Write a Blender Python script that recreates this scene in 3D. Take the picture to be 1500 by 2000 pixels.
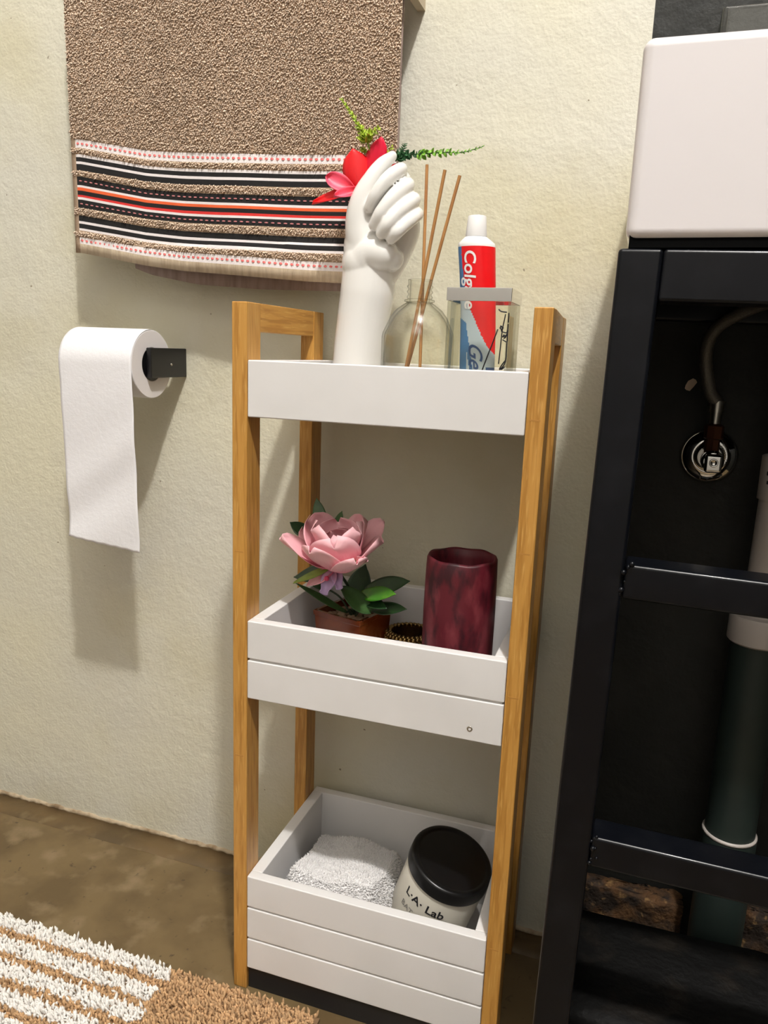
import bpy, bmesh, math, random
from mathutils import Vector, Matrix
random.seed(7)
for o in list(bpy.data.objects): bpy.data.objects.remove(o)
scene = bpy.context.scene
COL = scene.collection

# ------------------------------------------------------------------ camera
# world: X right along the plaster wall, Y towards the wall (wall face at y = 0.217), Z up, metres
CAM = Vector((0.3962, -0.7047, 0.7573))
RW = Matrix(((0.9483, 0.0995, -0.3013), (0.3151, -0.1833, 0.9312), (0.0374, -0.9780, -0.2051)))  # camera (right, down, forward) -> world
F, CX, CY = 1502.0, 750.0, 1000.0
cd = bpy.data.cameras.new('camera'); cam = bpy.data.objects.new('camera', cd); COL.objects.link(cam)
m = Matrix.Identity(4)
for i in range(3):
    m[i][0] = RW[i][0]; m[i][1] = -RW[i][1]; m[i][2] = -RW[i][2]; m[i][3] = CAM[i]
cam.matrix_world = m
cd.sensor_fit = 'HORIZONTAL'; cd.sensor_width = 36.0; cd.lens = 36.0 * F / 1500.0
cd.clip_start = 0.01
scene.camera = cam

# ------------------------------------------------------------------ light
w = bpy.data.worlds.new('world'); scene.world = w; w.use_nodes = True
w.node_tree.nodes['Background'].inputs[0].default_value = (1, 0.97, 0.93, 1)
w.node_tree.nodes['Background'].inputs[1].default_value = 0.0
LAMP = (0.80, -1.15, 3.1)
ld = bpy.data.lights.new('ceiling_lamp_light', 'POINT'); ld.energy = 178; ld.shadow_soft_size = 0.06
ld.color = (1.0, 0.975, 0.94)
lo = bpy.data.objects.new('ceiling_lamp_light', ld); lo.location = LAMP; COL.objects.link(lo)
vs = scene.view_settings
vs.view_transform = 'Standard'; vs.look = 'None'; vs.gamma = 1.0; vs.use_curve_mapping = False; vs.exposure = 0.46

# ------------------------------------------------------------------ helpers
WL = {}
def ray(px, py):
    return RW @ Vector(((px - CX) / F, (py - CY) / F, 1.0))
def at(px, py, Y):            # a measured point of the photograph, at depth Y
    r = ray(px, py); return CAM + r * ((Y - CAM.y) / r.y)
def atz(px, py, Z):
    r = ray(px, py); return CAM + r * ((Z - CAM.z) / r.z)

def tag(o, label, cat, group=None):
    o['label'] = label; o['category'] = cat
    if group: o['group'] = group
    return o
def thing(name, label, cat, loc, group=None, rot=None):
    o = bpy.data.objects.new(name, None); o.empty_display_size = 0.02
    COL.objects.link(o); o.location = loc; WL[o.name] = Vector(loc)
    if rot: o.rotation_euler = rot
    return tag(o, label, cat, group)
def obj(name, bm, mats, parent=None, smooth=False, local=False, auto=None, fix=True):
    """one mesh object; vertices are given in world metres unless local"""
    me = bpy.data.meshes.new(name)
    if isinstance(bm, bmesh.types.BMesh):
        if fix: bmesh.ops.recalc_face_normals(bm, faces=bm.faces)
        bm.to_mesh(me); bm.free()
    else:
        me.from_pydata(bm[0], [], bm[1]); me.update()
    o = bpy.data.objects.new(name, me); COL.objects.link(o)
    if not isinstance(mats, (list, tuple)): mats = [mats]
    for a in mats: me.materials.append(a)
    if parent:
        o.parent = parent; off = WL[parent.name]
        if not local: me.transform(Matrix.Translation(-off))
        WL[o.name] = off
    else:
        xs = [v.co for v in me.vertices]
        mn = Vector([min(c[i] for c in xs) for i in range(3)]); mx = Vector([max(c[i] for c in xs) for i in range(3)])
        off = Vector(((mn.x + mx.x) / 2, (mn.y + mx.y) / 2, mn.z))
        me.transform(Matrix.Translation(-off)); o.location = off; WL[o.name] = off
    if smooth:
        for p in me.polygons: p.use_smooth = True
    if auto is not None:
        for p in me.polygons: p.use_smooth = True
        es = me
        bm2 = bmesh.new(); bm2.from_mesh(me)
        for e in bm2.edges:
            if len(e.link_faces) == 2 and e.calc_face_angle(0) > math.radians(auto): e.smooth = False
        bm2.to_mesh(me); bm2.free()
    return o
def struct(name, bm, mats, **k):
    o = obj(name, bm, mats, **k); o['kind'] = 'structure'; return o
def bevel_mod(o, width, seg=2):
    b = o.modifiers.new('bevel', 'BEVEL'); b.width = width; b.segments = seg; b.limit_method = 'ANGLE'; b.angle_limit = math.radians(40)
    for p in o.data.polygons: p.use_smooth = True
    wn = o.modifiers.new('wn', 'WEIGHTED_NORMAL'); wn.keep_sharp = True
    return o
def solid(o, t):
    s = o.modifiers.new('solid', 'SOLIDIFY'); s.thickness = t; s.offset = 0; return o
def box(bm, x0, x1, y0, y1, z0, z1):
    vs_ = [bm.verts.new(c) for c in ((x0,y0,z0),(x1,y0,z0),(x1,y1,z0),(x0,y1,z0),(x0,y0,z1),(x1,y0,z1),(x1,y1,z1),(x0,y1,z1))]
    for f in ((0,3,2,1),(4,5,6,7),(0,1,5,4),(1,2,6,5),(2,3,7,6),(3,0,4,7)): bm.faces.new([vs_[i] for i in f])
    return vs_
def B(*a):
    bm = bmesh.new(); box(bm, *a); return bm
def frames(pts):
    T = []
    for i in range(len(pts)):
        a = pts[max(i - 1, 0)]; b = pts[min(i + 1, len(pts) - 1)]; T.append((b - a).normalized())
    n = T[0].cross(Vector((0.31, 0.52, 0.79))).normalized(); out = []
    for t in T:
        n = (n - t * n.dot(t)).normalized(); out.append((t, n, t.cross(n)))
    return out
def tube(bm, pts, rad, seg=12, cap=True, sq=None):
    pts = [Vector(p) for p in pts]
    if not isinstance(rad, (list, tuple)): rad = [rad] * len(pts)
    rings = []
    for p, r, (t, n, b) in zip(pts, rad, frames(pts)):
        rings.append([bm.verts.new(p + (n * math.cos(6.28318 * k / seg) + b * math.sin(6.28318 * k / seg)) * r) for k in range(seg)])
    for A, C in zip(rings, rings[1:]):
        for k in range(seg): bm.faces.new((A[k], A[(k+1) % seg], C[(k+1) % seg], C[k]))
    if cap:
        bm.faces.new(rings[0][::-1]); bm.faces.new(rings[-1])
def spline(pts, n=8):
    pts = [Vector(p) for p in pts]; out = []
    q = [pts[0] * 2 - pts[1]] + pts + [pts[-1] * 2 - pts[-2]]
    for i in range(1, len(q) - 2):
        for k in range(n):
            t = k / n
            out.append(0.5 * ((2*q[i]) + (q[i+1]-q[i-1])*t + (2*q[i-1]-5*q[i]+4*q[i+1]-q[i+2])*t*t + (3*q[i]-q[i-1]-3*q[i+1]+q[i+2])*t**3))
    return out + [pts[-1]]
def lathe(bm, prof, seg=48, c=(0, 0, 0), axis=None, closed=False):
    """prof: (radius, height) list around axis through c"""
    c = Vector(c); a = Vector(axis).normalized() if axis else Vector((0, 0, 1))
    u = a.cross(Vector((0, 1, 0)) if abs(a.y) < .9 else Vector((1, 0, 0))).normalized(); v = a.cross(u)
    rings = []
    for r, h in prof:
        if r < 1e-6: rings.append([bm.verts.new(c + a * h)])
        else: rings.append([bm.verts.new(c + a * h + (u * math.cos(6.28318530718*k/seg) + v * math.sin(6.28318530718*k/seg)) * r) for k in range(seg)])
    prs = list(zip(rings, rings[1:])) + ([(rings[-1], rings[0])] if closed else [])
    for A, C in prs:
        for k in range(seg):
            k2 = (k + 1) % seg
            if len(A) == 1 and len(C) == 1: continue
            if len(A) == 1: bm.faces.new((A[0], C[k2], C[k]))
            elif len(C) == 1: bm.faces.new((A[k], A[k2], C[0]))
            else: bm.faces.new((A[k], A[k2], C[k2], C[k]))
    return bm
def blob(bm, c, r, seg=10, rings=7, s=(1, 1, 1)):
    c = Vector(c); rr = []
    for i in range(rings + 1):
        th = math.pi * i / rings
        if i in (0, rings): rr.append([bm.verts.new(c + Vector((0, 0, r * math.cos(th) * s[2])))])
        else: rr.append([bm.verts.new(c + Vector((r*math.sin(th)*math.cos(6.28318*k/seg)*s[0], r*math.sin(th)*math.sin(6.28318*k/seg)*s[1], r*math.cos(th)*s[2]))) for k in range(seg)])
    for A, C in zip(rr, rr[1:]):
        for k in range(seg):
            k2 = (k+1) % seg
            if len(A) == 1: bm.faces.new((A[0], C[k], C[k2]))
            elif len(C) == 1: bm.faces.new((A[k], C[0], A[k2]))
            else: bm.faces.new((A[k], C[k], C[k2], A[k2]))
def limb(bm, chain, n=6):
    """chain of (Vector, radius): overlapping tapered tube with round ends"""
    P = [Vector(c[0]) for c in chain]; Rr = [c[1] for c in chain]
    sp = spline(P, n) if len(P) > 2 else [P[0].lerp(P[1], k / n) for k in range(n + 1)]
    rs = []
    for i in range(len(P) - 1):
        for k in range(n): rs.append(Rr[i] + (Rr[i+1] - Rr[i]) * k / n)
    rs.append(Rr[-1])
    tube(bm, sp, rs, 36)
    blob(bm, P[0], Rr[0], 32, 18); blob(bm, P[-1], Rr[-1], 32, 18)
def text2d(s, size, shear=0.0, extr=0.0):
    cu = bpy.data.curves.new('txt', 'FONT'); cu.body = s; cu.size = size; cu.shear = shear; cu.offset = extr; cu.resolution_u = 4
    o = bpy.data.objects.new('txt', cu); COL.objects.link(o)
    bpy.context.view_layer.update()
    me = o.evaluated_get(bpy.context.evaluated_depsgraph_get()).to_mesh()
    bm = bmesh.new(); bm.from_mesh(me)
    o.evaluated_get(bpy.context.evaluated_depsgraph_get()).to_mesh_clear()
    bpy.data.objects.remove(o); bpy.data.curves.remove(cu)
    bmesh.ops.triangulate(bm, faces=bm.faces)
    for _ in range(3):
        es = [e for e in bm.edges if e.calc_length() > size * 0.12]
        if es: bmesh.ops.subdivide_edges(bm, edges=es, cuts=1)
        bmesh.ops.triangulate(bm, faces=bm.faces)
    return bm

# ------------------------------------------------------------------ materials
def mat(name, col, rough=0.5, metal=0.0, noise=None, bump=None, spec=0.5, island=0.0, stretch=None, coat=0.0, sheen=0.0, alpha_noise=None):
    """noise = [(colour2, scale, detail, low, high), ...]  bump = [(scale, strength, distance), ...]"""
    M = bpy.data.materials.new(name); M.use_nodes = True
    nt = M.node_tree; N = nt.nodes; L = nt.links; b = N['Principled BSDF']
    b.inputs['Base Color'].default_value = (*col, 1); b.inputs['Roughness'].default_value = rough; b.inputs['Metallic'].default_value = metal
    b.inputs['Specular IOR Level'].default_value = spec; b.inputs['Coat Weight'].default_value = coat; b.inputs['Sheen Weight'].default_value = sheen
    tc = N.new('ShaderNodeTexCoord'); src = tc.outputs['Object']
    if stretch:
        mp = N.new('ShaderNodeMapping'); mp.inputs['Scale'].default_value = stretch; L.new(src, mp.inputs['Vector']); src = mp.outputs[0]
    cur = None
    for c2, sc, det, lo_, hi_ in (noise or []):
        nz = N.new('ShaderNodeTexNoise'); nz.inputs['Scale'].default_value = sc; nz.inputs['Detail'].default_value = det
        L.new(src, nz.inputs['Vector'])
        mr = N.new('ShaderNodeMapRange'); mr.inputs['From Min'].default_value = lo_; mr.inputs['From Max'].default_value = hi_
        L.new(nz.outputs['Fac'], mr.inputs['Value'])
        mx = N.new('ShaderNodeMix'); mx.data_type = 'RGBA'
        L.new(mr.outputs[0], mx.inputs['Factor'])
        if cur: L.new(cur, mx.inputs[6])
        else: mx.inputs[6].default_value = (*col, 1)
        mx.inputs[7].default_value = (*c2, 1); cur = mx.outputs[2]
    if island:
        g = N.new('ShaderNodeNewGeometry'); mr = N.new('ShaderNodeMapRange'); mr.inputs['To Min'].default_value = 1 - island; mr.inputs['To Max'].default_value = 1 + island * .7
        L.new(g.outputs['Random Per Island'], mr.inputs['Value'])
        mx = N.new('ShaderNodeVectorMath'); mx.operation = 'SCALE'
        if cur: L.new(cur, mx.inputs[0])
        else: mx.inputs[0].default_value = col
        L.new(mr.outputs[0], mx.inputs['Scale']); cur = mx.outputs[0]
    if cur: L.new(cur, b.inputs['Base Color'])
    nrm = None
    for sc, st, di in (bump or []):
        nz = N.new('ShaderNodeTexNoise'); nz.inputs['Scale'].default_value = sc; nz.inputs['Detail'].default_value = 4
        L.new(src, nz.inputs['Vector'])
        bp = N.new('ShaderNodeBump'); bp.inputs['Strength'].default_value = st; bp.inputs['Distance'].default_value = di
        L.new(nz.outputs['Fac'], bp.inputs['Height'])
        if nrm: L.new(nrm, bp.inputs['Normal'])
        nrm = bp.outputs[0]
    if nrm: L.new(nrm, b.inputs['Normal'])
    return M
def petal_mat(name, tip, base, rough=0.55, mid=0.5):
    M = mat(name, tip, rough); nt = M.node_tree; N = nt.nodes; L = nt.links; b = N['Principled BSDF']
    uv = N.new('ShaderNodeUVMap'); sx = N.new('ShaderNodeSeparateXYZ'); L.new(uv.outputs[0], sx.inputs[0])
    nz = N.new('ShaderNodeTexNoise'); nz.inputs['Scale'].default_value = 6; mp = N.new('ShaderNodeMapping'); mp.inputs['Scale'].default_value = (6, 1, 1)
    L.new(uv.outputs[0], mp.inputs[0]); L.new(mp.outputs[0], nz.inputs['Vector'])
    ma = N.new('ShaderNodeMath'); ma.operation = 'MULTIPLY_ADD'; L.new(nz.outputs['Fac'], ma.inputs[0]); ma.inputs[1].default_value = 0.5; L.new(sx.outputs['Y'], ma.inputs[2])
    mr = N.new('ShaderNodeMapRange'); mr.inputs['From Min'].default_value = mid - .25 + .2; mr.inputs['From Max'].default_value = mid + .3 + .25; L.new(ma.outputs[0], mr.inputs['Value'])
    mx = N.new('ShaderNodeMix'); mx.data_type = 'RGBA'; mx.inputs[6].default_value = (*base, 1); mx.inputs[7].default_value = (*tip, 1)
    L.new(mr.outputs[0], mx.inputs['Factor']); L.new(mx.outputs[2], b.inputs['Base Color'])
    b.inputs['Subsurface Weight'].default_value = 0.0
    return M
def glass_mat(name, tint=(0.97, 0.97, 0.93), edge=(0.55, 0.56, 0.5)):
    """thin clear glass: Fresnel reflection over tinted transmission, denser where the pane is seen edge on"""
    M = bpy.data.materials.new(name); M.use_nodes = True; nt = M.node_tree; N = nt.nodes; L = nt.links
    N.remove(N['Principled BSDF']); out = N['Material Output']
    tr = N.new('ShaderNodeBsdfTransparent'); gl = N.new('ShaderNodeBsdfGlossy'); gl.inputs['Roughness'].default_value = 0.02
    lw = N.new('ShaderNodeLayerWeight'); lw.inputs['Blend'].default_value = 0.25
    mx = N.new('ShaderNodeMix'); mx.data_type = 'RGBA'; mx.inputs[6].default_value = (*tint, 1); mx.inputs[7].default_value = (*edge, 1)
    L.new(lw.outputs['Facing'], mx.inputs['Factor']); L.new(mx.outputs[2], tr.inputs['Color'])
    pw_ = N.new('ShaderNodeMath'); pw_.operation = 'POWER'; pw_.inputs[1].default_value = 3.5; L.new(lw.outputs['Facing'], pw_.inputs[0])
    fr = N.new('ShaderNodeMath'); fr.operation = 'MULTIPLY_ADD'; fr.inputs[1].default_value = 0.55; fr.inputs[2].default_value = 0.045; L.new(pw_.outputs[0], fr.inputs[0])
    lw.inputs['Blend'].default_value = 0.5
    pe = N.new('ShaderNodeMath'); pe.operation = 'POWER'; pe.inputs[1].default_value = 4.0; L.new(lw.outputs['Facing'], pe.inputs[0]); L.new(pe.outputs[0], mx.inputs['Factor'])
    ms = N.new('ShaderNodeMixShader'); L.new(fr.outputs[0], ms.inputs[0]); L.new(tr.outputs[0], ms.inputs[1]); L.new(gl.outputs[0], ms.inputs[2])
    L.new(ms.outputs[0], out.inputs['Surface'])
    return M

m_wall = mat('cream_plaster', (0.69, 0.655, 0.50), 0.75, noise=[((0.65, 0.63, 0.54), 2.4, 3, .4, .62), ((0.58, 0.53, 0.345), 3.1, 4, .54, .74), ((0.30, 0.26, 0.18), 120, 1, .80, .82)],
             bump=[(16, .35, .007), (85, .45, .0024), (280, .5, .0012)], spec=.35)
m_wall2 = mat('grey_room_paint', (0.38, 0.365, 0.345), 0.8)
m_wall3 = mat('light_room_paint', (0.55, 0.535, 0.515), 0.8)
m_ceil = mat('ceiling_paint', (0.45, 0.44, 0.43), 0.8)
m_dark = mat('charcoal_wall_paint', (0.019, 0.020, 0.018), 0.6, spec=.3, bump=[(70, .5, .003), (300, .3, .001)], noise=[((0.027, 0.027, 0.024), 14, 4, .45, .7)])
m_floor = mat('polished_brown_cement', (0.165, 0.112, 0.050), 0.42, noise=[((0.115, 0.075, 0.032), 11, 9, .42, .60), ((0.23, 0.165, 0.09), 24, 9, .54, .72), ((0.06, 0.04, 0.02), 95, 3, .66, .76)], bump=[(60, .12, .002)])
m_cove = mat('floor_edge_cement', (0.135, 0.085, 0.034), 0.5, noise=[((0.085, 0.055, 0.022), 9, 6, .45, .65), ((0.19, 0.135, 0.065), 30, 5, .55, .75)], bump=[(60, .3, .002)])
m_ragged = mat('crumbly_plaster_edge', (0.50, 0.40, 0.27), 0.9, noise=[((0.26, 0.18, 0.10), 40, 4, .45, .65)], bump=[(150, .6, .003)])
m_bamv = mat('bamboo_upright', (0.56, 0.285, 0.062), 0.38, noise=[((0.43, 0.20, 0.036), 26, 3, .46, .62), ((0.64, 0.36, 0.10), 60, 2, .55, .7)], stretch=(9, 9, .55), bump=[(40, .06, .0006)])
m_bamh = mat('bamboo_rail', (0.56, 0.285, 0.062), 0.38, noise=[((0.42, 0.19, 0.034), 26, 3, .46, .62), ((0.64, 0.36, 0.10), 60, 2, .55, .7)], stretch=(9, .55, 9), bump=[(40, .06, .0006)])
m_white = mat('white_lacquer_board', (0.80, 0.785, 0.775), 0.45, noise=[((0.74, 0.725, 0.71), 8, 3, .45, .7)], bump=[(300, .04, .0004)])
m_knot = mat('bamboo_node', (0.46, 0.22, 0.048), 0.45)
m_steel = mat('brushed_screw', (0.55, 0.52, 0.46), 0.3, 1.0)
m_chrome = mat('chrome', (0.78, 0.77, 0.75), 0.06, 1.0)
m_black = mat('black_enamel_steel', (0.0028, 0.0034, 0.0052), 0.28, spec=.26, noise=[((0.0065, 0.0072, 0.0095), 30, 4, .5, .7)], bump=[(200, .12, .0006)], coat=.08)
m_gapshade = mat('black_gap_shade', (0.002, 0.002, 0.002), 0.8, spec=.05)  # near-black colour for the shadow slot between basin and frame
m_ceramic = mat('white_glazed_ceramic', (0.82, 0.805, 0.77), 0.12, coat=.4)
m_basin = mat('white_basin_glaze', (0.76, 0.72, 0.725), 0.16, coat=.3)
m_paper = mat('embossed_tissue', (0.86, 0.85, 0.865), 0.9, bump=[(150, .35, .0012), (520, .3, .0005)])
m_core = mat('grey_card_core', (0.30, 0.26, 0.22), 0.9)
m_tissue_edge = mat('wound_tissue_end', (0.86, 0.82, 0.81), 0.95, bump=[(900, .3, .0004)])
m_matblack = mat('matt_black_metal', (0.006, 0.006, 0.007), 0.35)
m_terry = mat('taupe_terry', (0.82, 0.64, 0.49), 0.95, island=.26, noise=[((0.74, 0.57, 0.43), 16, 4, .4, .7)], sheen=.2)
m_weave = mat('taupe_woven_ground', (0.42, 0.30, 0.205), 0.95, bump=[(700, .5, .001)])
m_hem = mat('beige_woven_hem', (0.66, 0.55, 0.40), 0.95, noise=[((0.50, 0.39, 0.27), 30, 4, .4, .7)], stretch=(6, 1, .6), bump=[(60, .6, .002)])
m_bk = mat('black_woven_band', (0.010, 0.009, 0.009), 0.9, bump=[(900, .5, .0006)])
m_wt = mat('white_woven_band', (0.86, 0.80, 0.79), 0.9, bump=[(900, .5, .0006)])
m_or = mat('orange_woven_band', (0.82, 0.13, 0.035), 0.9, bump=[(900, .5, .0006)])
m_rd = mat('red_woven_band', (0.72, 0.035, 0.03), 0.9, bump=[(900, .5, .0006)])
m_stp = mat('coral_stitch', (0.86, 0.20, 0.19), 0.9)
m_std = mat('rose_stitch', (0.60, 0.22, 0.22), 0.9)
m_backtowel = mat('mauve_towel_reverse', (0.36, 0.27, 0.235), 0.95, stretch=(5, 1, .8), noise=[((0.26, 0.19, 0.16), 26, 4, .4, .7)], bump=[(60, .5, .002)])
m_rugb = mat('tan_rug_pile', (0.56, 0.35, 0.18), 0.95, island=.3)
m_rugw = mat('cream_rug_pile', (0.92, 0.89, 0.84), 0.95, island=.06)
m_rugback = mat('rug_backing', (0.20, 0.12, 0.06), 0.95)
m_fluff = mat('white_terry', (0.90, 0.88, 0.87), 0.95, island=.08)
m_maroon = mat('maroon_painted_cement', (0.105, 0.006, 0.014), 0.5, noise=[((0.20, 0.034, 0.044), 55, 8, .48, .68), ((0.035, 0.003, 0.007), 70, 7, .50, .64)], stretch=(1, 1, .4), bump=[(60, .35, .002)])
m_pot = mat('copper_brown_glaze', (0.15, 0.028, 0.005), 0.12, noise=[((0.20, 0.042, 0.008), 40, 3, .45, .7)], coat=.6)
m_pebble = mat('tan_pebbles', (0.28, 0.20, 0.13), 0.7, island=.5)
m_peony = petal_mat('peony_petal', (0.90, 0.50, 0.54), (0.72, 0.10, 0.20), mid=.40)
m_peony2 = petal_mat('peony_inner_petal', (0.80, 0.30, 0.36), (0.62, 0.06, 0.14), mid=.5)
m_lilac = petal_mat('lilac_petal', (0.50, 0.36, 0.60), (0.66, 0.30, 0.40), mid=.25)
m_leafd = mat('dark_glossy_leaf', (0.016, 0.050, 0.016), 0.28, noise=[((0.03, 0.085, 0.02), 60, 3, .45, .7)])
m_leafm = mat('mid_green_leaf', (0.050, 0.120, 0.030), 0.4, noise=[((0.03, 0.075, 0.02), 60, 3, .45, .7)])
m_leafb = mat('bright_green_leaf', (0.045, 0.21, 0.012), 0.25, noise=[((0.10, 0.27, 0.02), 60, 3, .5, .7)])
m_leafl = mat('olive_sepal', (0.24, 0.33, 0.055), 0.5, noise=[((0.18, 0.26, 0.04), 60, 3, .45, .7)])
m_stem = mat('dark_green_stem', (0.02, 0.045, 0.015), 0.5)
m_red = petal_mat('scarlet_petal', (0.80, 0.008, 0.012), (0.60, 0.004, 0.010), .45)
m_crim = petal_mat('crimson_petal', (0.76, 0.006, 0.045), (0.66, 0.004, 0.02), .45)
m_pinkp = petal_mat('hot_pink_petal', (0.86, 0.09, 0.16), (0.70, 0.012, 0.03), .45, mid=.35)
m_fernl = mat('lime_fern', (0.42, 0.55, 0.05), 0.5, island=.3)
m_fernd = mat('deep_fern', (0.035, 0.14, 0.045), 0.5, island=.3)
m_fernm = mat('fresh_fern', (0.22, 0.46, 0.05), 0.5, island=.3)
m_glass = glass_mat('clear_glass', (0.995, 0.992, 0.965), (0.20, 0.20, 0.14))
m_glass2 = glass_mat('clear_cup_glass', (0.992, 0.992, 0.955), (0.35, 0.35, 0.26))
m_reed = mat('tan_reed', (0.42, 0.20, 0.06), 0.7, noise=[((0.33, 0.14, 0.04), 30, 3, .45, .65)], stretch=(6, 6, .4))
m_reedd = mat('aged_reed', (0.24, 0.09, 0.045), 0.7)
m_ink = mat('black_ink_line', (0.008, 0.008, 0.012), 0.5)
m_tred = mat('tube_red_print', (0.80, 0.004, 0.008), 0.3)
m_tblue = mat('tube_blue_print', (0.055, 0.20, 0.45), 0.3)
m_tsil = mat('tube_pale_blue_print', (0.50, 0.60, 0.68), 0.3)
m_tnavy = mat('tube_navy_print', (0.02, 0.075, 0.24), 0.3)
m_twhite = mat('tube_white_plastic', (0.84, 0.83, 0.82), 0.3)
m_jar = mat('cream_plastic_jar', (0.74, 0.70, 0.60), 0.35)
m_lid = mat('black_plastic_lid', (0.0045, 0.0045, 0.005), 0.30)
m_grey = mat('grey_print', (0.30, 0.28, 0.25), 0.6)
m_gold = mat('antique_gold_beads', (0.34, 0.23, 0.09), 0.28, 1.0)
m_pvcw = mat('white_pvc', (0.50, 0.45, 0.41), 0.4)
m_pvcg = mat('green_grey_pvc', (0.022, 0.034, 0.029), 0.5, noise=[((0.016, 0.025, 0.022), 12, 4, .45, .7)])
m_hose = mat('braided_hose', (0.20, 0.19, 0.17), 0.4, 0.6, bump=[(900, .6, .001)])
m_rust = mat('raw_crumbled_masonry', (0.10, 0.045, 0.013), 0.85, noise=[((0.022, 0.012, 0.006), 34, 6, .44, .60), ((0.26, 0.15, 0.055), 90, 4, .58, .72)], bump=[(60, .8, .008), (220, .6, .003)])
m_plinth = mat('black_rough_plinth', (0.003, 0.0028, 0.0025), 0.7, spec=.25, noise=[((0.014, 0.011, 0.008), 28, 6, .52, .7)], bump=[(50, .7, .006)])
m_chip = mat('bare_plaster_chip', (0.85, 0.68, 0.55), 0.9)
m_bracket = mat('tan_wood_bracket', (0.50, 0.42, 0.30), 0.6)
m_brass = mat('tarnished_brass_nut', (0.16, 0.06, 0.03), 0.35, 0.7)

# ------------------------------------------------------------------ room shell
WY = 0.217
struct('wall_back', B(-1.35, 0.3705, WY, WY + .12, 0, 3.3), m_wall)
ws = struct('wall_sink', B(0.3705, 1.35, WY + .001, WY + .12, 0, 3.3), m_dark)
struct('wall_left', B(-1.47, -1.35, -2.1, WY + .12, 0, 3.3), m_wall2)
struct('wall_right', B(1.35, 1.47, -2.1, WY + .12, 0, 3.3), m_dark)
struct('wall_front', B(-1.47, 1.47, -2.22, -2.1, 0, 3.3), m_wall3)
struct('ceiling', B(-1.47, 1.47, -2.22, WY + .12, 3.3, 3.4), m_ceil)
struct('floor', B(-1.47, 1.47, -2.22, WY + .12, -.1, 0), m_floor)
def ragged_strip(x0, x1, y0, y1, z0, z1, n, jit):
    bm = bmesh.new(); a = []
    for i in range(n + 1):
        x = x0 + (x1 - x0) * i / n
        jy = random.uniform(-jit, jit); jz = random.uniform(-jit, jit)
        a.append([bm.verts.new((x, y0 + jy, z0)), bm.verts.new((x, y0 + jy * .6 + .001, z1 + jz)), bm.verts.new((x, y1, z1 + jz)), bm.verts.new((x, y1, z0))])
    for p, q in zip(a, a[1:]):
        for k in range(4): bm.faces.new((p[k], p[(k+1) % 4], q[(k+1) % 4], q[k]))
    bm.faces.new(a[0]); bm.faces.new(a[-1][::-1]); return bm
struct('trim_1', ragged_strip(-1.34, .366, WY - .0035, WY + .004, -.001, .0055, 220, .0016), m_ragged, smooth=True)
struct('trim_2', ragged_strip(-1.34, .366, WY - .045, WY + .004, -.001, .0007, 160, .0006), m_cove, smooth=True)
bm = bmesh.new()                                      # paint chip on the dark wall
c = at(1348, 752, WY)
vs_ = []
for k in range(9):
    a_ = 6.283 * k / 9; r = .0065 * random.uniform(.8, 1.15)
    u, v = math.cos(a_) * r * 1.3, math.sin(a_) * r * .7
    vs_.append((c.x + u * .65 - v * .75, c.z + u * .75 + v * .65))
lo_ = [bm.verts.new((x, WY + .002, z)) for x, z in vs_]; hi_ = [bm.verts.new((x, WY - .0006, z)) for x, z in vs_]
bm.faces.new(hi_); bm.faces.new(lo_[::-1])
for k in range(9): bm.faces.new((lo_[k], lo_[(k+1) % 9], hi_[(k+1) % 9], hi_[k]))
obj('bare_patch', bm, m_chip, ws)

# ------------------------------------------------------------------ tiered rack
LW, LD, H, W, D = 0.0172, 0.030, 0.80, 0.317, 0.200
rack = thing('storage_rack', 'three-tier bamboo rack with white box trays against the cream wall', 'rack', (W / 2, D / 2, 0))
def leg(x0, y0, skew=0.0):
    o = obj('leg', B(x0, x0 + LW, y0, y0 + LD, 0, H), m_bamv, rack)
    bevel_mod(o, .0012)
    return o
l1 = leg(0, 0); l2 = leg(0, D - LD - .003); l3 = leg(W - LW, 0); l4 = leg(W - LW - .0075, D - LD - .003)
def knots(l, x0, y0, zs):
    for z in zs:
        bm = bmesh.new(); box(bm, x0 + .003, x0 + LW - .004, y0 - .0002, y0 + .002, z, z + .0014); obj('bamboo_node', bm, m_knot, l)
knots(l1, 0, 0, (.305, .542)); knots(l3, W - LW, 0, (.43, .575, .145, .70))
r1 = obj('top_rail', B(0.0004, LW - .0004, LD, D - LD - .003, .7712, H), m_bamh, rack); bevel_mod(r1, .001)
bm = bmesh.new()
for (x0, x1, y) in ((W - LW + .0004, W - .0004, LD), (W - LW - .0071, W - .0079, D - LD - .003)):
    for z in (.7700, H): pass
va = [(W - LW + .0004, LD), (W - .0004, LD), (W - .0079, D - LD - .003), (W - LW - .0071, D - LD - .003)]
lo_ = [bm.verts.new((x, y, .7695)) for x, y in va]; hi_ = [bm.verts.new((x, y, H)) for x, y in va]
bm.faces.new(lo_[::-1]); bm.faces.new(hi_)
for k in range(4): bm.faces.new((lo_[k], lo_[(k+1) % 4], hi_[(k+1) % 4], hi_[k]))
r2 = obj('top_rail', bm, m_bamh, rack); bevel_mod(r2, .001)
bm = bmesh.new(); lathe(bm, [(0, .0), (.0024, .0), (.003, -.001), (.003, -.003)], 14, (LW - .0006, .088, .7868), (1, 0, 0)); obj('highlight_peg', bm, mat('pale_highlight', (.72, .45, .26), .35), r1, smooth=True)  # small pale stud, the pinkish highlight on the rail put in as colour

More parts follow.
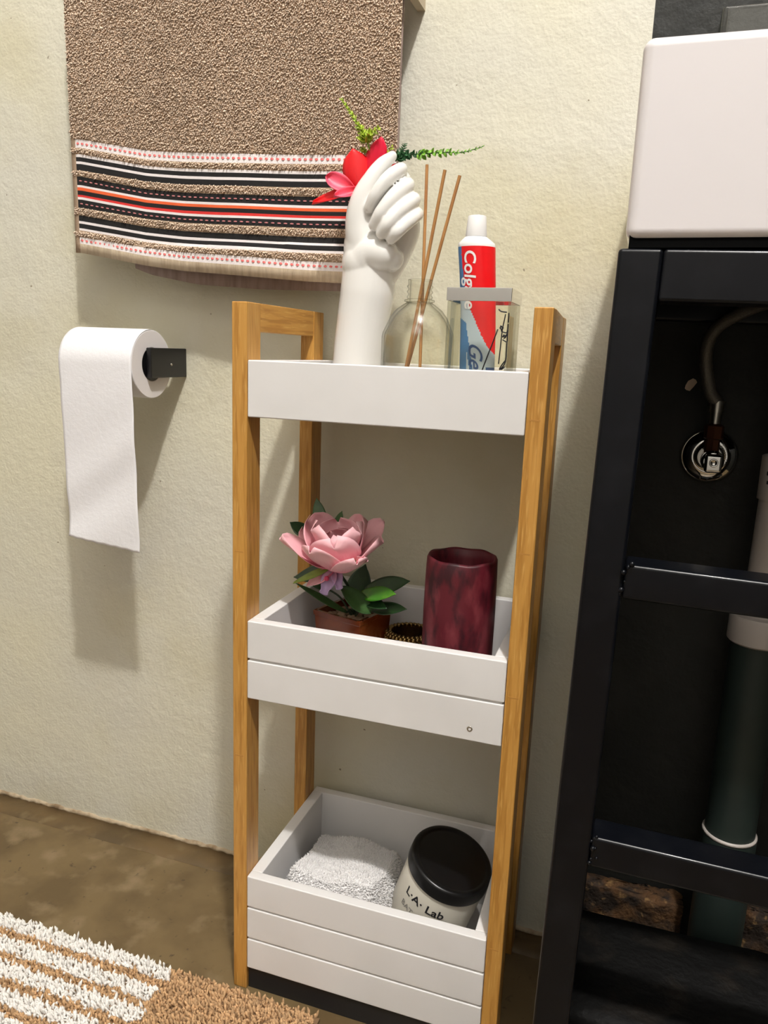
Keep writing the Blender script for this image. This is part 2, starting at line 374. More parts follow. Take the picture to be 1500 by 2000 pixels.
TX0, TX1, TY1 = 0.0175, 0.2992, 0.205
def tray(z0, z1, splits, name='tray'):
    zs = [z0] + splits + [z1]
    base = obj(name, B(TX0 + .006, TX1 - .006, .006, TY1 - .006, z0 + .004, z0 + .012), m_white, rack)
    for k in range(len(zs) - 1):
        a = zs[k] + (.0011 if k else 0); b_ = zs[k+1] - (.0011 if k < len(zs) - 2 else 0)
        bevel_mod(obj('plank', B(TX0, TX1, .0004, .0125, a, b_), m_white, base), .0014)
    bevel_mod(obj('side_board', B(TX0, TX0 + .0142, .0125, TY1 - .0125, z0, z1), m_white, base), .001)
    bevel_mod(obj('side_board', B(TX1 - .0142, TX1, .0125, TY1 - .0125, z0, z1), m_white, base), .001)
    bevel_mod(obj('back_board', B(TX0, TX1, TY1 - .0125, TY1, z0, z1), m_white, base), .0014)
    if splits:                                         # tongue behind the joints
        bm = bmesh.new(); box(bm, TX0 + .002, TX1 - .002, .003, .010, z0 + .01, z1 - .01)
        obj('joint_backing', bm, m_white, base)
    return base
t1 = tray(.6858, .7432, [])
t2 = tray(.3765, .4665, [.4222])
t3 = tray(.0300, .1535, [.0705, .1125])
kb = obj('kick_board', B(TX0 + .0005, TX1 - .0005, .004, .014, .0003, .0298), mat('charcoal_board', (0.012, 0.012, 0.013), .45), rack); kb['label'] = 'charcoal kick board under the bottom tray'
bm = bmesh.new(); lathe(bm, [(0, -.0006), (.0012, -.0006), (.0016, .0003), (.0027, .0004), (.003, 0), (.003, -.004)], 16, (.2668, .0004, .3896), (0, -1, 0))
obj('screw', bm, m_steel, t2, smooth=True)

# ------------------------------------------------------------------ wash-basin frame
FX, FY, FT = 0.3574, -0.10, 0.031
frame = thing('vanity_frame', 'black enamelled steel frame standing under the white basin', 'frame', (FX, FY, 0), rot=(0, 0.0157, 0))
def fpart(name, x0, x1, y0, y1, z0, z1, bev=.003):
    return bevel_mod(obj(name, B(x0, x1, y0, y1, z0, z1), m_black, frame, local=True), bev, 3)
FZ = .8363
fpart('post', 0, FT, 0, FT, .0, FZ); fpart('post', .56, .56 + FT, 0, FT, .0, FZ)
fpart('post', 0, FT, .272, .272 + FT, .0, FZ - .001); fpart('post', .56, .56 + FT, .272, .272 + FT, .0, FZ - .001)
fpart('top_rail', FT, .56, 0, FT, FZ - .0365, FZ)
fpart('top_rail', FT, .56, .272, .272 + FT, FZ - .0365, FZ)
fpart('side_rail', 0, FT, FT, .272, FZ - .0365, FZ); fpart('side_rail', .56, .56 + FT, FT, .272, FZ - .0365, FZ)
c1 = fpart('cross_bar', FT, .56, .001, .001 + FT, .575, .6033); c2 = fpart('cross_bar', FT, .56, .001, .001 + FT, .337, .3655)
fpart('side_panel', .003, .007, FT, .272, .03, FZ - .0365, .0005)
for zz in (.605, .367):
    bm = bmesh.new()
    for k in range(7): blob(bm, (FT + random.uniform(-.003, .006), random.uniform(-.001, .003), zz - k * .0045 + random.uniform(-.002, .002)), random.uniform(.0012, .0024), 8, 6)
    o = obj('weld', bm, m_black, frame, local=True, smooth=True)

# basin
bm = bmesh.new()
bx0, bx1, by0, by1, bz0, bz1 = .3742, .96, -.1005, .2155, .8415, .9745
box(bm, bx0, bx1, by0, by1, bz0, bz1)
bmesh.ops.recalc_face_normals(bm, faces=bm.faces)
top = max(bm.faces, key=lambda f: f.calc_center_median().z)
bmesh.ops.inset_region(bm, faces=[top], thickness=.022, depth=0)
r = bmesh.ops.extrude_face_region(bm, geom=[top]); nv = [v for v in r['geom'] if isinstance(v, bmesh.types.BMVert)]
bmesh.ops.delete(bm, geom=[top], context='FACES_ONLY')
ctr = sum((v.co for v in nv), Vector()) / len(nv)
for v in nv: v.co.z -= .085; v.co.x = ctr.x + (v.co.x - ctr.x) * .82; v.co.y = ctr.y + (v.co.y - ctr.y) * .75
basin = thing('wash_basin', 'white rectangular ceramic basin resting on the black frame', 'basin', (.66, .06, bz0 - .005))
bo = obj('bowl', bm, m_basin, basin); bevel_mod(bo, .0105, 6)
obj('gap_shade', B(bx0 + .003, bx1 - .003, by0 + .003, by1 - .004, bz0 - .0050, bz0 + .006), m_gapshade, basin)  # black strip put into the slot under the basin as its shadow
bm = bmesh.new(); lathe(bm, [(0, .004), (.014, .004), (.02, .002), (.021, 0), (.021, -.002)], 24, (ctr.x, ctr.y, bz1 - .085)); obj('drain_ring', bm, m_chrome, basin, smooth=True)

# glass dish on the basin rim
gd = thing('glass_jar', 'clear thick glass jar standing on the white basin rim', 'jar', (.52, .09, bz1 + .0005))
def hollow_box(x0, x1, y0, y1, z0, z1, t, tb):
    bm = bmesh.new()
    o_ = [[bm.verts.new((x, y, z)) for x, y in ((x0, y0), (x1, y0), (x1, y1), (x0, y1))] for z in (z0, z1)]
    i_ = [[bm.verts.new((x, y, z)) for x, y in ((x0+t, y0+t), (x1-t, y0+t), (x1-t, y1-t), (x0+t, y1-t))] for z in (z0 + tb, z1)]
    bm.faces.new(o_[0][::-1]); bm.faces.new(i_[0])
    for k in range(4):
        k2 = (k+1) % 4
        bm.faces.new((o_[0][k], o_[0][k2], o_[1][k2], o_[1][k])); bm.faces.new((i_[0][k2], i_[0][k], i_[1][k], i_[1][k2])); bm.faces.new((o_[1][k], o_[1][k2], i_[1][k2], i_[1][k]))
    return bm
gl_ = at(1403, 40, .195)
bevel_mod(obj('jar_wall', hollow_box(gl_.x, gl_.x + .09, .125, .207, bz1 + .0005, bz1 + .10, .005, .02), m_glass2, gd), .004, 3)
bevel_mod(obj('contents', B(gl_.x + .008, gl_.x + .082, .133, .199, bz1 + .021, bz1 + .045), mat('peach_soap', (.75, .58, .42), .5), gd), .006, 3)
bevel_mod(obj('glass_collar', hollow_box(gl_.x - .003, gl_.x + .093, .122, .2105, bz1 + .048, bz1 + .062, .003, .001), m_glass2, gd), .002, 3)

# ------------------------------------------------------------------ plumbing under the basin
vl = thing('angle_valve', 'chrome angle valve with round wall plate on the dark wall', 'valve', (.4747, WY, .6235))
vc = (.4747, WY, .6565)
bm = bmesh.new(); lathe(bm, [(.0305, -.001), (.0305, .002), (.028, .006), (.020, .0105), (.0125, .012), (.0125, .010), (0, .010)], 40, vc, (0, -1, 0)); obj('wall_plate', bm, m_chrome, vl, smooth=True)
bm = bmesh.new(); lathe(bm, [(.0095, .008), (.0095, .040), (.0115, .041), (.0115, .052), (.009, .054), (0, .054)], 28, vc, (0, -1, 0)); obj('valve_body', bm, m_chrome, vl, auto=35)
bm = bmesh.new(); box(bm, vc[0] - .0085, vc[0] + .0085, WY - .066, WY - .052, vc[2] - .0105, vc[2] + .0085); h_ = bevel_mod(obj('handle', bm, m_chrome, vl), .003, 3)
bm = bmesh.new(); lathe(bm, [(0, .0538 + .0122), (.003, .0662), (.004, .0672), (.0045, .0662)], 18, vc, (0, -1, 0)); obj('handle_screw', bm, m_chrome, vl, smooth=True)
vx = vc[0] - .001
bm = bmesh.new(); lathe(bm, [(.0075, .006), (.0075, .022), (.0098, .023), (.0098, .036), (.007, .038), (0, .038)], 8, (vx, WY - .036, vc[2])); obj('outlet_nut', bm, m_brass, vl, auto=30)
hs = thing('flexible_hose', 'grey braided water hose rising from the chrome valve', 'hose', (vx, WY - .036, vc[2] + .0385))
P0 = Vector((vx, WY - .036, vc[2] + .0385))
hp = [P0, P0 + Vector((0, 0, .022))] + [at(*p) for p in ((1386, 760, .175), (1379, 690, .165), (1400, 640, .15), (1465, 603, .13), (1520, 585, .11), (1600, 570, .09))]
bm = bmesh.new(); tube(bm, spline(hp[1:], 10), .0066, 14); obj('braid', bm, m_hose, hs, smooth=True)
bm = bmesh.new(); tube(bm, [hp[0], hp[0] + Vector((0, 0, .012)), hp[0] + Vector((0, 0, .0121)), hp[1] + Vector((0, 0, .002))], [.0058, .0058, .0072, .0072], 18); obj('ferrule', bm, m_steel, hs, auto=30)
pc = Vector((.5385, .15, 0))
wp = thing('waste_pipe', 'white plastic waste pipe with printed coupling running down behind the upper bar', 'pipe', (pc.x, pc.y, .478))
bm = bmesh.new(); tube(bm, [(pc.x, pc.y, .50), (pc.x + .002, pc.y, .66)], .0188, 28); obj('tail_pipe', bm, m_pvcw, wp, auto=40)
bm = bmesh.new(); lathe(bm, [(.017, .66), (.0225, .6605), (.0225, .704), (.019, .706), (.016, .706)][::1], 32, (pc.x + .003, pc.y, -.036)); cp = obj('coupling', bm, m_pvcw, wp, auto=40)
bm = bmesh.new(); tube(bm, [(pc.x + .003, pc.y, .66), (pc.x + .005, pc.y, .80)], .0150, 24); obj('upper_pipe', bm, m_pvcw, wp, auto=40)
bm = bmesh.new(); lathe(bm, [(0, .502), (.029, .502), (.030, .50), (.030, .474), (.028, .472), (0, .472)], 36, (pc.x, pc.y, 0)); obj('cap_ring', bm, m_pvcw, wp, auto=40)
for k, (a_, z_, wd_, hg_) in enumerate(((-2.45, .6605, .004, .005), (-2.25, .6615, .006, .0035), (-2.0, .662, .005, .003), (-2.5, .652, .003, .004), (-2.28, .650, .002, .002), (-2.1, .6495, .005, .002), (-2.45, .643, .004, .0035), (-1.8, .65, .006, .002))):
    bm = bmesh.new(); q = []
    for j in range(4):
        aa = a_ + wd_ / .0226 * j / 3
        for zz in (z_ - hg_ / 2, z_ + hg_ / 2): q.append(bm.verts.new((pc.x + .003 + .0227 * math.cos(aa), pc.y + .0227 * math.sin(aa), zz)))
    for j in range(3): bm.faces.new((q[2*j], q[2*j+2], q[2*j+3], q[2*j+1]))
    obj('printed_mark', bm, m_ink, cp)
dp = thing('drain_pipe', 'green-grey plastic drain pipe standing under the white waste pipe', 'pipe', (pc.x, pc.y, 0))
bm = bmesh.new(); lathe(bm, [(0, .001), (.0285, .001), (.0285, .245), (.0262, .2452), (.0262, .4715), (0, .4715)], 36, (pc.x, pc.y, 0)); obj('pipe_wall', bm, m_pvcg, dp, auto=40)
bm = bmesh.new(); lathe(bm, [(.0262, .2455), (.0287, .2462), (.0284, .2486), (.0262, .2492)], 36, (pc.x, pc.y, 0)); obj('glue_ring', bm, m_pvcw, dp, smooth=True)
def rough_block(x0, x1, y0, y1, z0, z1, n, jit):
    bm = bmesh.new(); box(bm, x0, x1, y0, y1, z0, z1)
    bmesh.ops.subdivide_edges(bm, edges=bm.edges[:], cuts=n, use_grid_fill=True)
    for v in bm.verts:
        v.co += Vector((random.uniform(-1, 1) * jit * .3, random.uniform(-1, 1) * jit, random.uniform(-1, 1) * jit)) if v.co.z > z0 + .002 else Vector()
        v.co.y = min(v.co.y, WY)
    return bm
tag(obj('masonry_block', rough_block(.391, .5068, .192, .216, 0, .111, 10, .003), m_rust, smooth=True), 'crumbling orange-brown masonry to the left of the green drain pipe', 'masonry')
tag(obj('masonry_block', rough_block(.574, .70, .192, .216, 0, .125, 10, .003), m_rust, smooth=True), 'crumbling masonry stub at the right edge beyond the green drain pipe', 'masonry')
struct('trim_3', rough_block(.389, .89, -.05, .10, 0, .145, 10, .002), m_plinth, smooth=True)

# ------------------------------------------------------------------ hanging towel
TYF = .163
towel = thing('hand_towel', 'taupe terry hand towel with black, red and white woven bands on the wall', 'towel', (-.11, .19, .83))
cols = [155, 160, 230, 300, 380, 450, 600, 700, 800]
Lr = [272.6, 288.7, 301.3, 306.9, 315.3, 320.2, 332.8, 344.7, 361.5, 365.7, 372, 380.4, 384.6, 389.5, 405.6, 420.3, 431.5, 436.4, 445.5, 449.7, 463, 475.6, 493.8]
Mr = [300.3, 318.5, 331.8, 337.7, 346.5, 352.1, 363.3, 379.7, 396.2, 401.1, 406.7, 415.1, 420.7, 425.6, 438.9, 455.7, 466.9, 472.5, 480.9, 487.2, 498.4, 515.9, 535.5]
Rr = [302.2, 319.8, 334, 340, 349, 354.3, 365.8, 383.5, 400.8, 406, 412, 420.3, 425.5, 430, 445, 462.3, 474.3, 479.5, 488.5, 493.8, 509.5, 526.8, 548.5]
def row_px(i, x):
    fr = i / 22.0
    f230, f300, f380 = .37 - .08 * fr, .73 - .13 * fr, .90 - .04 * fr
    tb = [(155, -.01), (160, 0), (230, f230), (300, f300), (380, f380), (450, 1)]
    if x <= 450:
        for (a, fa), (b, fb) in zip(tb, tb[1:]):
            if x <= b: t = fa + (fb - fa) * (x - a) / (b - a); break
        return Lr[i] + (Mr[i] - Lr[i]) * t
    s = (Rr[i] - Mr[i]) / 150.0
    return Mr[i] + s * (x - 450) if x < 620 else Mr[i] + s * 170 + (x - 620) * s * .6
rowmat = [0, 2, 0, 2, 3, 2, 3, 0, 3, 2, 4, 3, 5, 2, 3, 0, 3, 2, 3, 2, 0, 2, 6]   # material above-row i-1..i : index 0 = ground
# row strips between consecutive lines: 0 pinkwhite,1 terry,2 white,3 black,4 white,5 black,6 terry,7 black(dash),8 white,9 orange,10 black,11 red,12 white,13 black(dash),14 terry,15 black,16 white,17 black,18 white,19 terry,20 pinkwhite,21 hem
strip = [2, 1, 2, 3, 2, 3, 1, 3, 2, 4, 3, 5, 2, 3, 1, 3, 2, 3, 2, 1, 2, 6]
NX = 64
def towel_y(u, z):
    return TYF + .0022 * math.sin(u * 7.5 + .4) + .0014 * math.sin(u * 17 + z * 9) - (.0035 if z < .875 else 0) * math.sin(u * 3.1)
def txl(z): return at(153, 300, TYF).x - (z - .98) * -.012
X0, X1 = -.3200, .1130
lines = []                                             # z of every row line for each column
def zrow(i, u):
    X = X0 + (X1 - X0) * u
    # image column of this X near that row
    y0 = row_px(i, 400); px = 155
    a, b = at(155, y0, TYF).x, at(785, y0, TYF).x
    px = 155 + (X - a) / (b - a) * 630
    return at(px, row_px(i, min(max(px, 155), 800)), TYF).z
verts = []; faces = []; fm = []
US = [k / NX for k in range(NX + 1)]
ztop = 1.186
NTOP = 24
zgrid = []
for u in US:
    z0 = zrow(0, u); col = [ztop + (z0 - ztop) * k / NTOP for k in range(NTOP)] + [zrow(i, u) for i in range(23)]
    zgrid.append(col)
NR = NTOP + 23
for ui, u in enumerate(US):
    for r_ in range(NR):
        z = zgrid[ui][r_]; si = r_ - NTOP
        y = towel_y(u, z)
        verts.append((X0 + (X1 - X0) * u, y, z))
for ui in range(NX):
    for r_ in range(NR - 1):
        a = ui * NR + r_; faces.append((a, a + 1, a + NR + 1, a + NR))
        si = r_ - NTOP
        k = 1 if si < 0 else strip[si]
        if ui < 1 and si >= 0: k = 1
        fm.append(k)
fr_ = obj('front_panel', (verts, faces), [m_weave, m_weave, m_wt, m_bk, m_or, m_rd, m_hem], towel, smooth=True)
for p, k in zip(fr_.data.polygons, fm): p.material_index = k
solid(fr_, .0026)
# the reverse, hanging behind and a little lower
verts = []; faces = []
bxs = [265, 300, 400, 520, 670, 790]; bys = [524, 537, 556, 565, 569, 571]
XB0, XB1 = at(265, 524, .186).x, .1090
def zback(u):
    X = XB0 + (XB1 - XB0) * u; a, b = at(265, 545, .186).x, at(790, 545, .186).x; px = 265 + (X - a) / (b - a) * 525
    px = min(max(px, 265), 790)
    for (xa, ya), (xb, yb) in zip(zip(bxs, bys), list(zip(bxs, bys))[1:]):
        if px <= xb: return at(px, ya + (yb - ya) * (px - xa) / (xb - xa), .186).z
    return at(790, 571, .186).z
for k in range(41):
    u = k / 40
    zb = zback(u)
    for j in range(21):
        z = ztop + (zb - ztop) * j / 20
        xs_ = XB0 + (XB1 - XB0) * u 
        verts.append((xs_, .1860 + .0018 * math.sin(u * 11 + 1), z))
for k in range(40):
    for j in range(20): a = k * 21 + j; faces.append((a, a + 1, a + 22, a + 21))
bk_ = obj('back_panel', (verts, faces), m_backtowel, towel, smooth=True); solid(bk_, .0045)
bm = bmesh.new()                                       # fold over the rail, above the frame
for k in range(0, 1): pass
ringp = []
for j in range(9):
    a_ = math.pi * j / 8; ringp.append((.1745 - .0112 * math.cos(a_), ztop + .0112 * math.sin(a_)))
va = [[bm.verts.new((x, y, z)) for y, z in ringp] for x in (X0, XB1)]
for j in range(8): bm.faces.new((va[0][j], va[0][j+1], va[1][j+1], va[1][j]))
solid(obj('fold', bm, m_weave, towel, smooth=True), .003)
def tuft_mesh(pts, lean, h, wd, out, rs, mf=.5):
    """pts: (x,y,z); each tuft a small bent three-sided blade growing along `out`"""
    V = []; Fc = []
    for (p, o_) in pts:
        p = Vector(p)
        n = Vector(o_); t = Vector((rs.uniform(-1, 1), rs.uniform(-1, 1), rs.uniform(-1, 1)))
        t = (t - n * t.dot(n)).normalized(); b = n.cross(t)
        hh = h * rs.uniform(.7, 1.25); ww = wd * rs.uniform(.75, 1.25)
        ln = lean + Vector((rs.uniform(-1, 1), rs.uniform(-1, 1), rs.uniform(-1, 1))) * .55
        mid = p + n * hh * (.6 + .4 * (mf - .5)) + ln * hh * (.25 + (mf - .5)); tip = p + n * hh * .95 + ln * hh * (.8 - 2.2 * (mf - .5))
        i = len(V)
        for k in range(3):
            a_ = 2.0944 * k; V.append(p + (t * math.cos(a_) + b * math.sin(a_)) * ww * .5)
        for k in range(3):
            a_ = 2.0944 * k + .4; V.append(mid + (t * math.cos(a_) + b * math.sin(a_)) * ww * (.55 + (mf - .5)))
        V.append(tip)
        for k in range(3):
            k2 = (k+1) % 3; Fc.append((i+k, i+k2, i+3+k2, i+3+k)); Fc.append((i+3+k, i+3+k2, i+6))
    return V, Fc
rs = random.Random(3)
pts = []
stp_ = .0019
nx = int((X1 - X0) / stp_)
for i in range(nx + 1):
    u = min(max((i + .5) / nx, 0), 1)
    zs0 = zrow(0, u); z = 1.18
    terr = [(zs0 + .0022, 1.184)] + [(zrow(k + 1, u) + .0022, zrow(k, u)) for k in (1, 6, 14, 19)]
    for (za, zb) in terr:
        z = za + .0004
        while z < zb - .0002:
            uu = min(max(u + rs.uniform(-.5, .5) / nx, 0), 1); zz = z + rs.uniform(-.001, .001)
            pts.append(((X0 + (X1 - X0) * uu, towel_y(uu, zz) - .0008, zz), (0, -1, 0))); z += stp_
V, Fc = tuft_mesh(pts, Vector((0, 0, -.75)), .0027, .0019, None, rs)
pile = obj('terry_pile', (V, Fc), m_terry, towel, smooth=True); pile['kind'] = 'stuff'
def stitches(i_a, i_b, tfrac, mt, nm, n, hgt):
    bm = bmesh.new()
    for k in range(n):
        u = (k + .25) / n; u2 = (k + .80) / n
        if u < .012: continue
        q = []
        for uu in (u, u2):
            za, zb = zrow(i_a, uu), zrow(i_b, uu); z = za + (zb - za) * tfrac
            q.append((X0 + (X1 - X0) * uu, towel_y(uu, z) - .0016, z))
        (xa, ya, z1_), (xb, yb, z2_) = q
        v = [bm.verts.new(c_) for c_ in ((xa, ya, z1_ - hgt * .3), (xb, yb, z2_ - hgt * .3), (xb, yb, z2_ + hgt * .3), (xa, ya, z1_ + hgt * .3), ((xa+xb)/2, ya - .0007, (z1_+z2_)/2 - hgt*.5), ((xa+xb)/2, ya - .0007, (z1_+z2_)/2 + hgt*.5))]
        bm.faces.new((v[0], v[4], v[5], v[3])); bm.faces.new((v[4], v[1], v[2], v[5]))
    o = obj(nm, bm, mt, towel); o['kind'] = 'stuff'
stitches(0, 1, .5, m_stp, 'stitching', 62, .0026); stitches(20, 21, .48, m_stp, 'stitching', 62, .0026)
stitches(7, 8, .5, m_std, 'stitching', 54, .0016); stitches(13, 14, .5, m_std, 'stitching', 54, .0016)
rl = thing('towel_rail', 'towel rail with a small tan end bracket beside the taupe towel', 'rail', (-.1, .19, 1.3))
bm = bmesh.new(); tube(bm, [(-.305, .1745, ztop), (.116, .1745, ztop)], .008, 16); obj('bar', bm, m_matblack, rl, auto=40)
for x in (-.16, .1195): obj('bracket', B(x - .0045, x + .0045, .166, WY, ztop - .054, ztop + .03), m_bracket, rl)

# ------------------------------------------------------------------ toilet roll and holder
RC = Vector((0, .150, .7292)); RR = .0428; RX0, RX1 = -.3065, -.1985
hold = thing('roll_holder', 'matt black square-section toilet roll holder on the cream wall', 'holder', (-.20, WY, .71))
bevel_mod(obj('arm', B(-.1978, -.1905, .1365, WY, .7125, .7500), m_matblack, hold), .0012)
bm = bmesh.new(); tube(bm, [(-.1975, RC.y, RC.z + .001), (-.300, RC.y, RC.z + .001)], .0125, 20); obj('spindle', bm, m_matblack, hold, auto=40)
bm = bmesh.new(); lathe(bm, [(.012, 0), (.0203, 0), (.0203, .003), (.012, .003)], 28, (-.1990, RC.y, RC.z), (-1, 0, 0), closed=True); obj('core_dark_disc', bm, m_matblack, hold, auto=40)  # black disc added over the core end, stands for the dark hole inside
bm = bmesh.new(); lathe(bm, [(0, .0006), (.0016, .0006), (.0018, 0), (.0018, -.002)], 12, (-.1905, .181, .729), (1, 0, 0)); obj('grub_screw', bm, m_steel, hold, smooth=True)
roll = thing('toilet_roll', 'white embossed toilet roll with a long sheet hanging down', 'toilet roll', (-.25, RC.y, RC.z - RR))
bm = bmesh.new(); lathe(bm, [(.0215, 0), (RR - .0008, 0), (RR, .0008), (RR, RX1 - RX0 - .0008), (RR - .0008, RX1 - RX0), (.0215, RX1 - RX0)], 64, (RX1, RC.y, RC.z), (-1, 0, 0), closed=True)
ro = obj('paper_winding', bm, [m_paper, m_tissue_edge], roll, auto=40)
for p in ro.data.polygons:
    if abs(p.normal.x) > .8: p.material_index = 1
bm = bmesh.new(); lathe(bm, [(.0206, .0005), (.0216, .0005), (.0216, RX1 - RX0 - .0005), (.0206, RX1 - RX0 - .0005)], 40, (RX1, RC.y, RC.z), (-1, 0, 0), closed=True); obj('card_core', bm, m_core, roll, auto=40)
verts = []; faces = []; NU, NV = 30, 90
for i in range(NU + 1):
    u = i / NU; L_ = .072 + .2255 + .0 * u + (.006 * math.sin(u * 2.2))
    zend = .5020 - .0115 * u + .0004 * math.sin(u * 40)
    for j in range(NV + 1):
        v = j / NV
        if v < .22:
            a_ = math.pi / 2 * (v / .22) * 1.0; y = RC.y - (RR + .0007) * math.sin(a_); z = RC.z + (RR + .0007) * math.cos(a_); x = RX0 + (RX1 - RX0) * u
        else:
            s = (v - .22) / .78; z = RC.z + (zend - RC.z) * s; y = RC.y - RR - .0007 + .004 * math.sin(s * 3.1) * s + .0015 * math.sin(s * 16 + u * 5) * s + .0016 * math.sin(u * 9 + s * 22) * s * (1 - s)
            x = RX0 + (RX1 - RX0) * u + .001 * math.sin(s * 9) * s + .003 * s
        verts.append((x, y, z))
for i in range(NU):
    for j in range(NV): a = i * (NV + 1) + j; faces.append((a, a + 1, a + NV + 2, a + NV + 1))
solid(obj('hanging_sheet', (verts, faces), m_paper, roll, smooth=True), .0005)

# ------------------------------------------------------------------ rug
rug = thing('shag_rug', 'tan shag rug with cream stripes on the cement floor', 'rug', (-.3, -.25, .0))
RGX0, RGX1, RGY0, RGY1 = -.70, .118, -.44, -.012
obj('rug_backing', B(RGX0, RGX1, RGY0, RGY1, .0003, .0045), m_rugback, rug)
rs = random.Random(5); pb = []; pw = []
stp_ = .0029; y = RGY1
while y > RGY0:
    x = RGX0
    while x < RGX1:
        xx, yy = x + rs.uniform(-.5, .5) * stp_, y + rs.uniform(-.5, .5) * stp_
        e = .004 * math.sin(xx * 90) + .003 * math.sin(yy * 140)
        k = (RGY1 + .001 - yy) % .0315
        wh = k < .0195 and xx < -.072 + e and k >= 0
        inside = RGX0 < xx < RGX1 - .004 + .0 and RGY0 < yy < RGY1 + .001
        if inside: (pw if wh else pb).append(((xx, yy, .003), Vector((rs.uniform(-.25, .25), rs.uniform(-.25, .25), 1)).normalized()))
        x += stp_
    y -= stp_
for nm, pp, mt, hh in (('tan_pile', pb, m_rugb, .0090), ('cream_pile', pw, m_rugw, .0105)):
    V, Fc = tuft_mesh(pp, Vector((-.1, -.15, -.2)), hh, .0034, None, rs, .6)
    o = obj(nm, (V, Fc), mt, rug, smooth=True); o['kind'] = 'stuff'

# ------------------------------------------------------------------ hand vase
HY = .122
def hp_(px, py, dy, rpx): return (at(px, py, HY + dy), rpx / 1690.0)
bm = bmesh.new()
zb = t1.location.z
limb(bm, [hp_(697, 772, 0, 46), hp_(699, 700, 0, 47), hp_(710, 620, 0, 49), hp_(718, 570, 0, 51), hp_(721, 525, 0, 49), hp_(720, 480, 0, 46)])
limb(bm, [hp_(722, 490, 0, 46), hp_(735, 440, .006, 46), hp_(758, 395, .008, 40), hp_(775, 360, .006, 28)])       # palm mass
limb(bm, [hp_(716, 516, -.003, 46), hp_(734, 497, -.011, 39), hp_(752, 499, -.015, 30), hp_(767, 507, -.012, 20)])                          # heel of the hand
limb(bm, [hp_(768, 415, .014, 36), hp_(783, 445, .012, 36), hp_(776, 482, .008, 30), hp_(755, 530, .004, 26)])     # back of the hand
limb(bm, [hp_(720, 500, -.004, 40), hp_(706, 440, -.010, 30), hp_(709, 392, -.014, 23), hp_(728, 350, -.014, 17), hp_(748, 322, -.010, 14), hp_(766, 305, -.006, 9)])  # thumb
for ch in ([(774, 334, .010, 11), (784, 330, -.008, 11.5), (768, 340, -.020, 12.5), (752, 355, -.026, 12.5), (733, 382, -.028, 12), (722, 406, -.025, 10)],
           [(788, 362, .012, 12), (796, 361, -.008, 13), (780, 374, -.023, 14), (764, 391, -.030, 14), (744, 417, -.033, 13), (731, 440, -.030, 10.5)],
           [(798, 390, .012, 12), (808, 390, -.006, 13), (793, 401, -.023, 13), (777, 416, -.031, 13), (758, 438, -.035, 12.5), (745, 456, -.032, 10.5)],
           [(805, 420, .012, 12), (815, 418, -.004, 12), (803, 428, -.021, 12), (789, 440, -.029, 12), (775, 454, -.033, 11.5), (764, 467, -.030, 9.5)]):
    limb(bm, [hp_(*c_) for c_ in ch])
for v in bm.verts:
    if v.co.z < zb: pass
hv = obj('hand_vase', bm, m_ceramic, smooth=True, fix=True)
hz = .7000
hv.modifiers.new('remesh', 'REMESH').voxel_size = .0011
hv.modifiers['remesh'].use_smooth_shade = True
sm = hv.modifiers.new('smooth', 'SMOOTH'); sm.factor = .5; sm.iterations = 9
tag(hv, 'glossy white ceramic vase shaped as a forearm and closed fist', 'vase')
# trim the foot flat on the tray floor
me = hv.data; offz = WL[hv.name].z
for v in me.vertices:
    if v.co.z + offz < .6984: v.co.z = .6984 - offz

# ------------------------------------------------------------------ petals and leaves
def leaf_mesh(p0, p1, wd, nrm, bend=0.0, cup=0.0, tipw=.0, nu=8, nv=14, shape=1.0, wavy=0.0, rs_=random, ex=.75):
    """grid blade from p0 to p1: nrm = side that faces out, bend = sag along nrm, cup = curl of the edges"""
    p0 = Vector(p0); p1 = Vector(p1); d = p1 - p0; L_ = d.length; d.normalize()
    n = Vector(nrm); n = (n - d * n.dot(d)).normalized(); s = d.cross(n)
    V = []; Fc = []; UV = []
    ph = rs_.uniform(0, 6)
    for j in range(nv + 1):
        t = j / nv
        wprof = math.sin(math.pi * min(1, (t * .94 + .04)) ** shape) ** ex
        wprof = max(wprof, tipw * t if t > .5 else .10)
        if ex < .7:                                   # broad rounded petal
            c_ = .58; wprof = math.sqrt(max(0, 1 - ((t - c_) / (1.004 - c_)) ** 2)) if t > c_ else .22 + .78 * math.sin(math.pi / 2 * t / c_)
        for i in range(nu + 1):
            a = i / nu * 2 - 1
            off = n * (bend * math.sin(math.pi * t * .5) * L_ * (t) + cup * wd * (a * a) + wavy * wd * math.sin(a * 5 + t * 7 + ph) * t)
            V.append(p0 + d * L_ * (t - .05 * a * a * t) + s * a * wd * .5 * wprof + off); UV.append((i / nu, t))
    for j in range(nv):
        for i in range(nu): a = j * (nu + 1) + i; Fc.append((a, a + 1, a + nu + 2, a + nu + 1))
    return V, Fc, UV
def blade(name, parent, mt, p0, p1, wd, nrm, thick=.0005, **k):
    V, Fc, UV = leaf_mesh(p0, p1, wd, nrm, **k)
    o = obj(name, (V, Fc), mt, parent, smooth=True)
    uvl = o.data.uv_layers.new(name='UVMap')
    for lp in o.data.loops: uvl.data[lp.index].uv = UV[lp.vertex_index]
    solid(o, thick); return o
TOCAM = Vector((.25, -.95, .25))

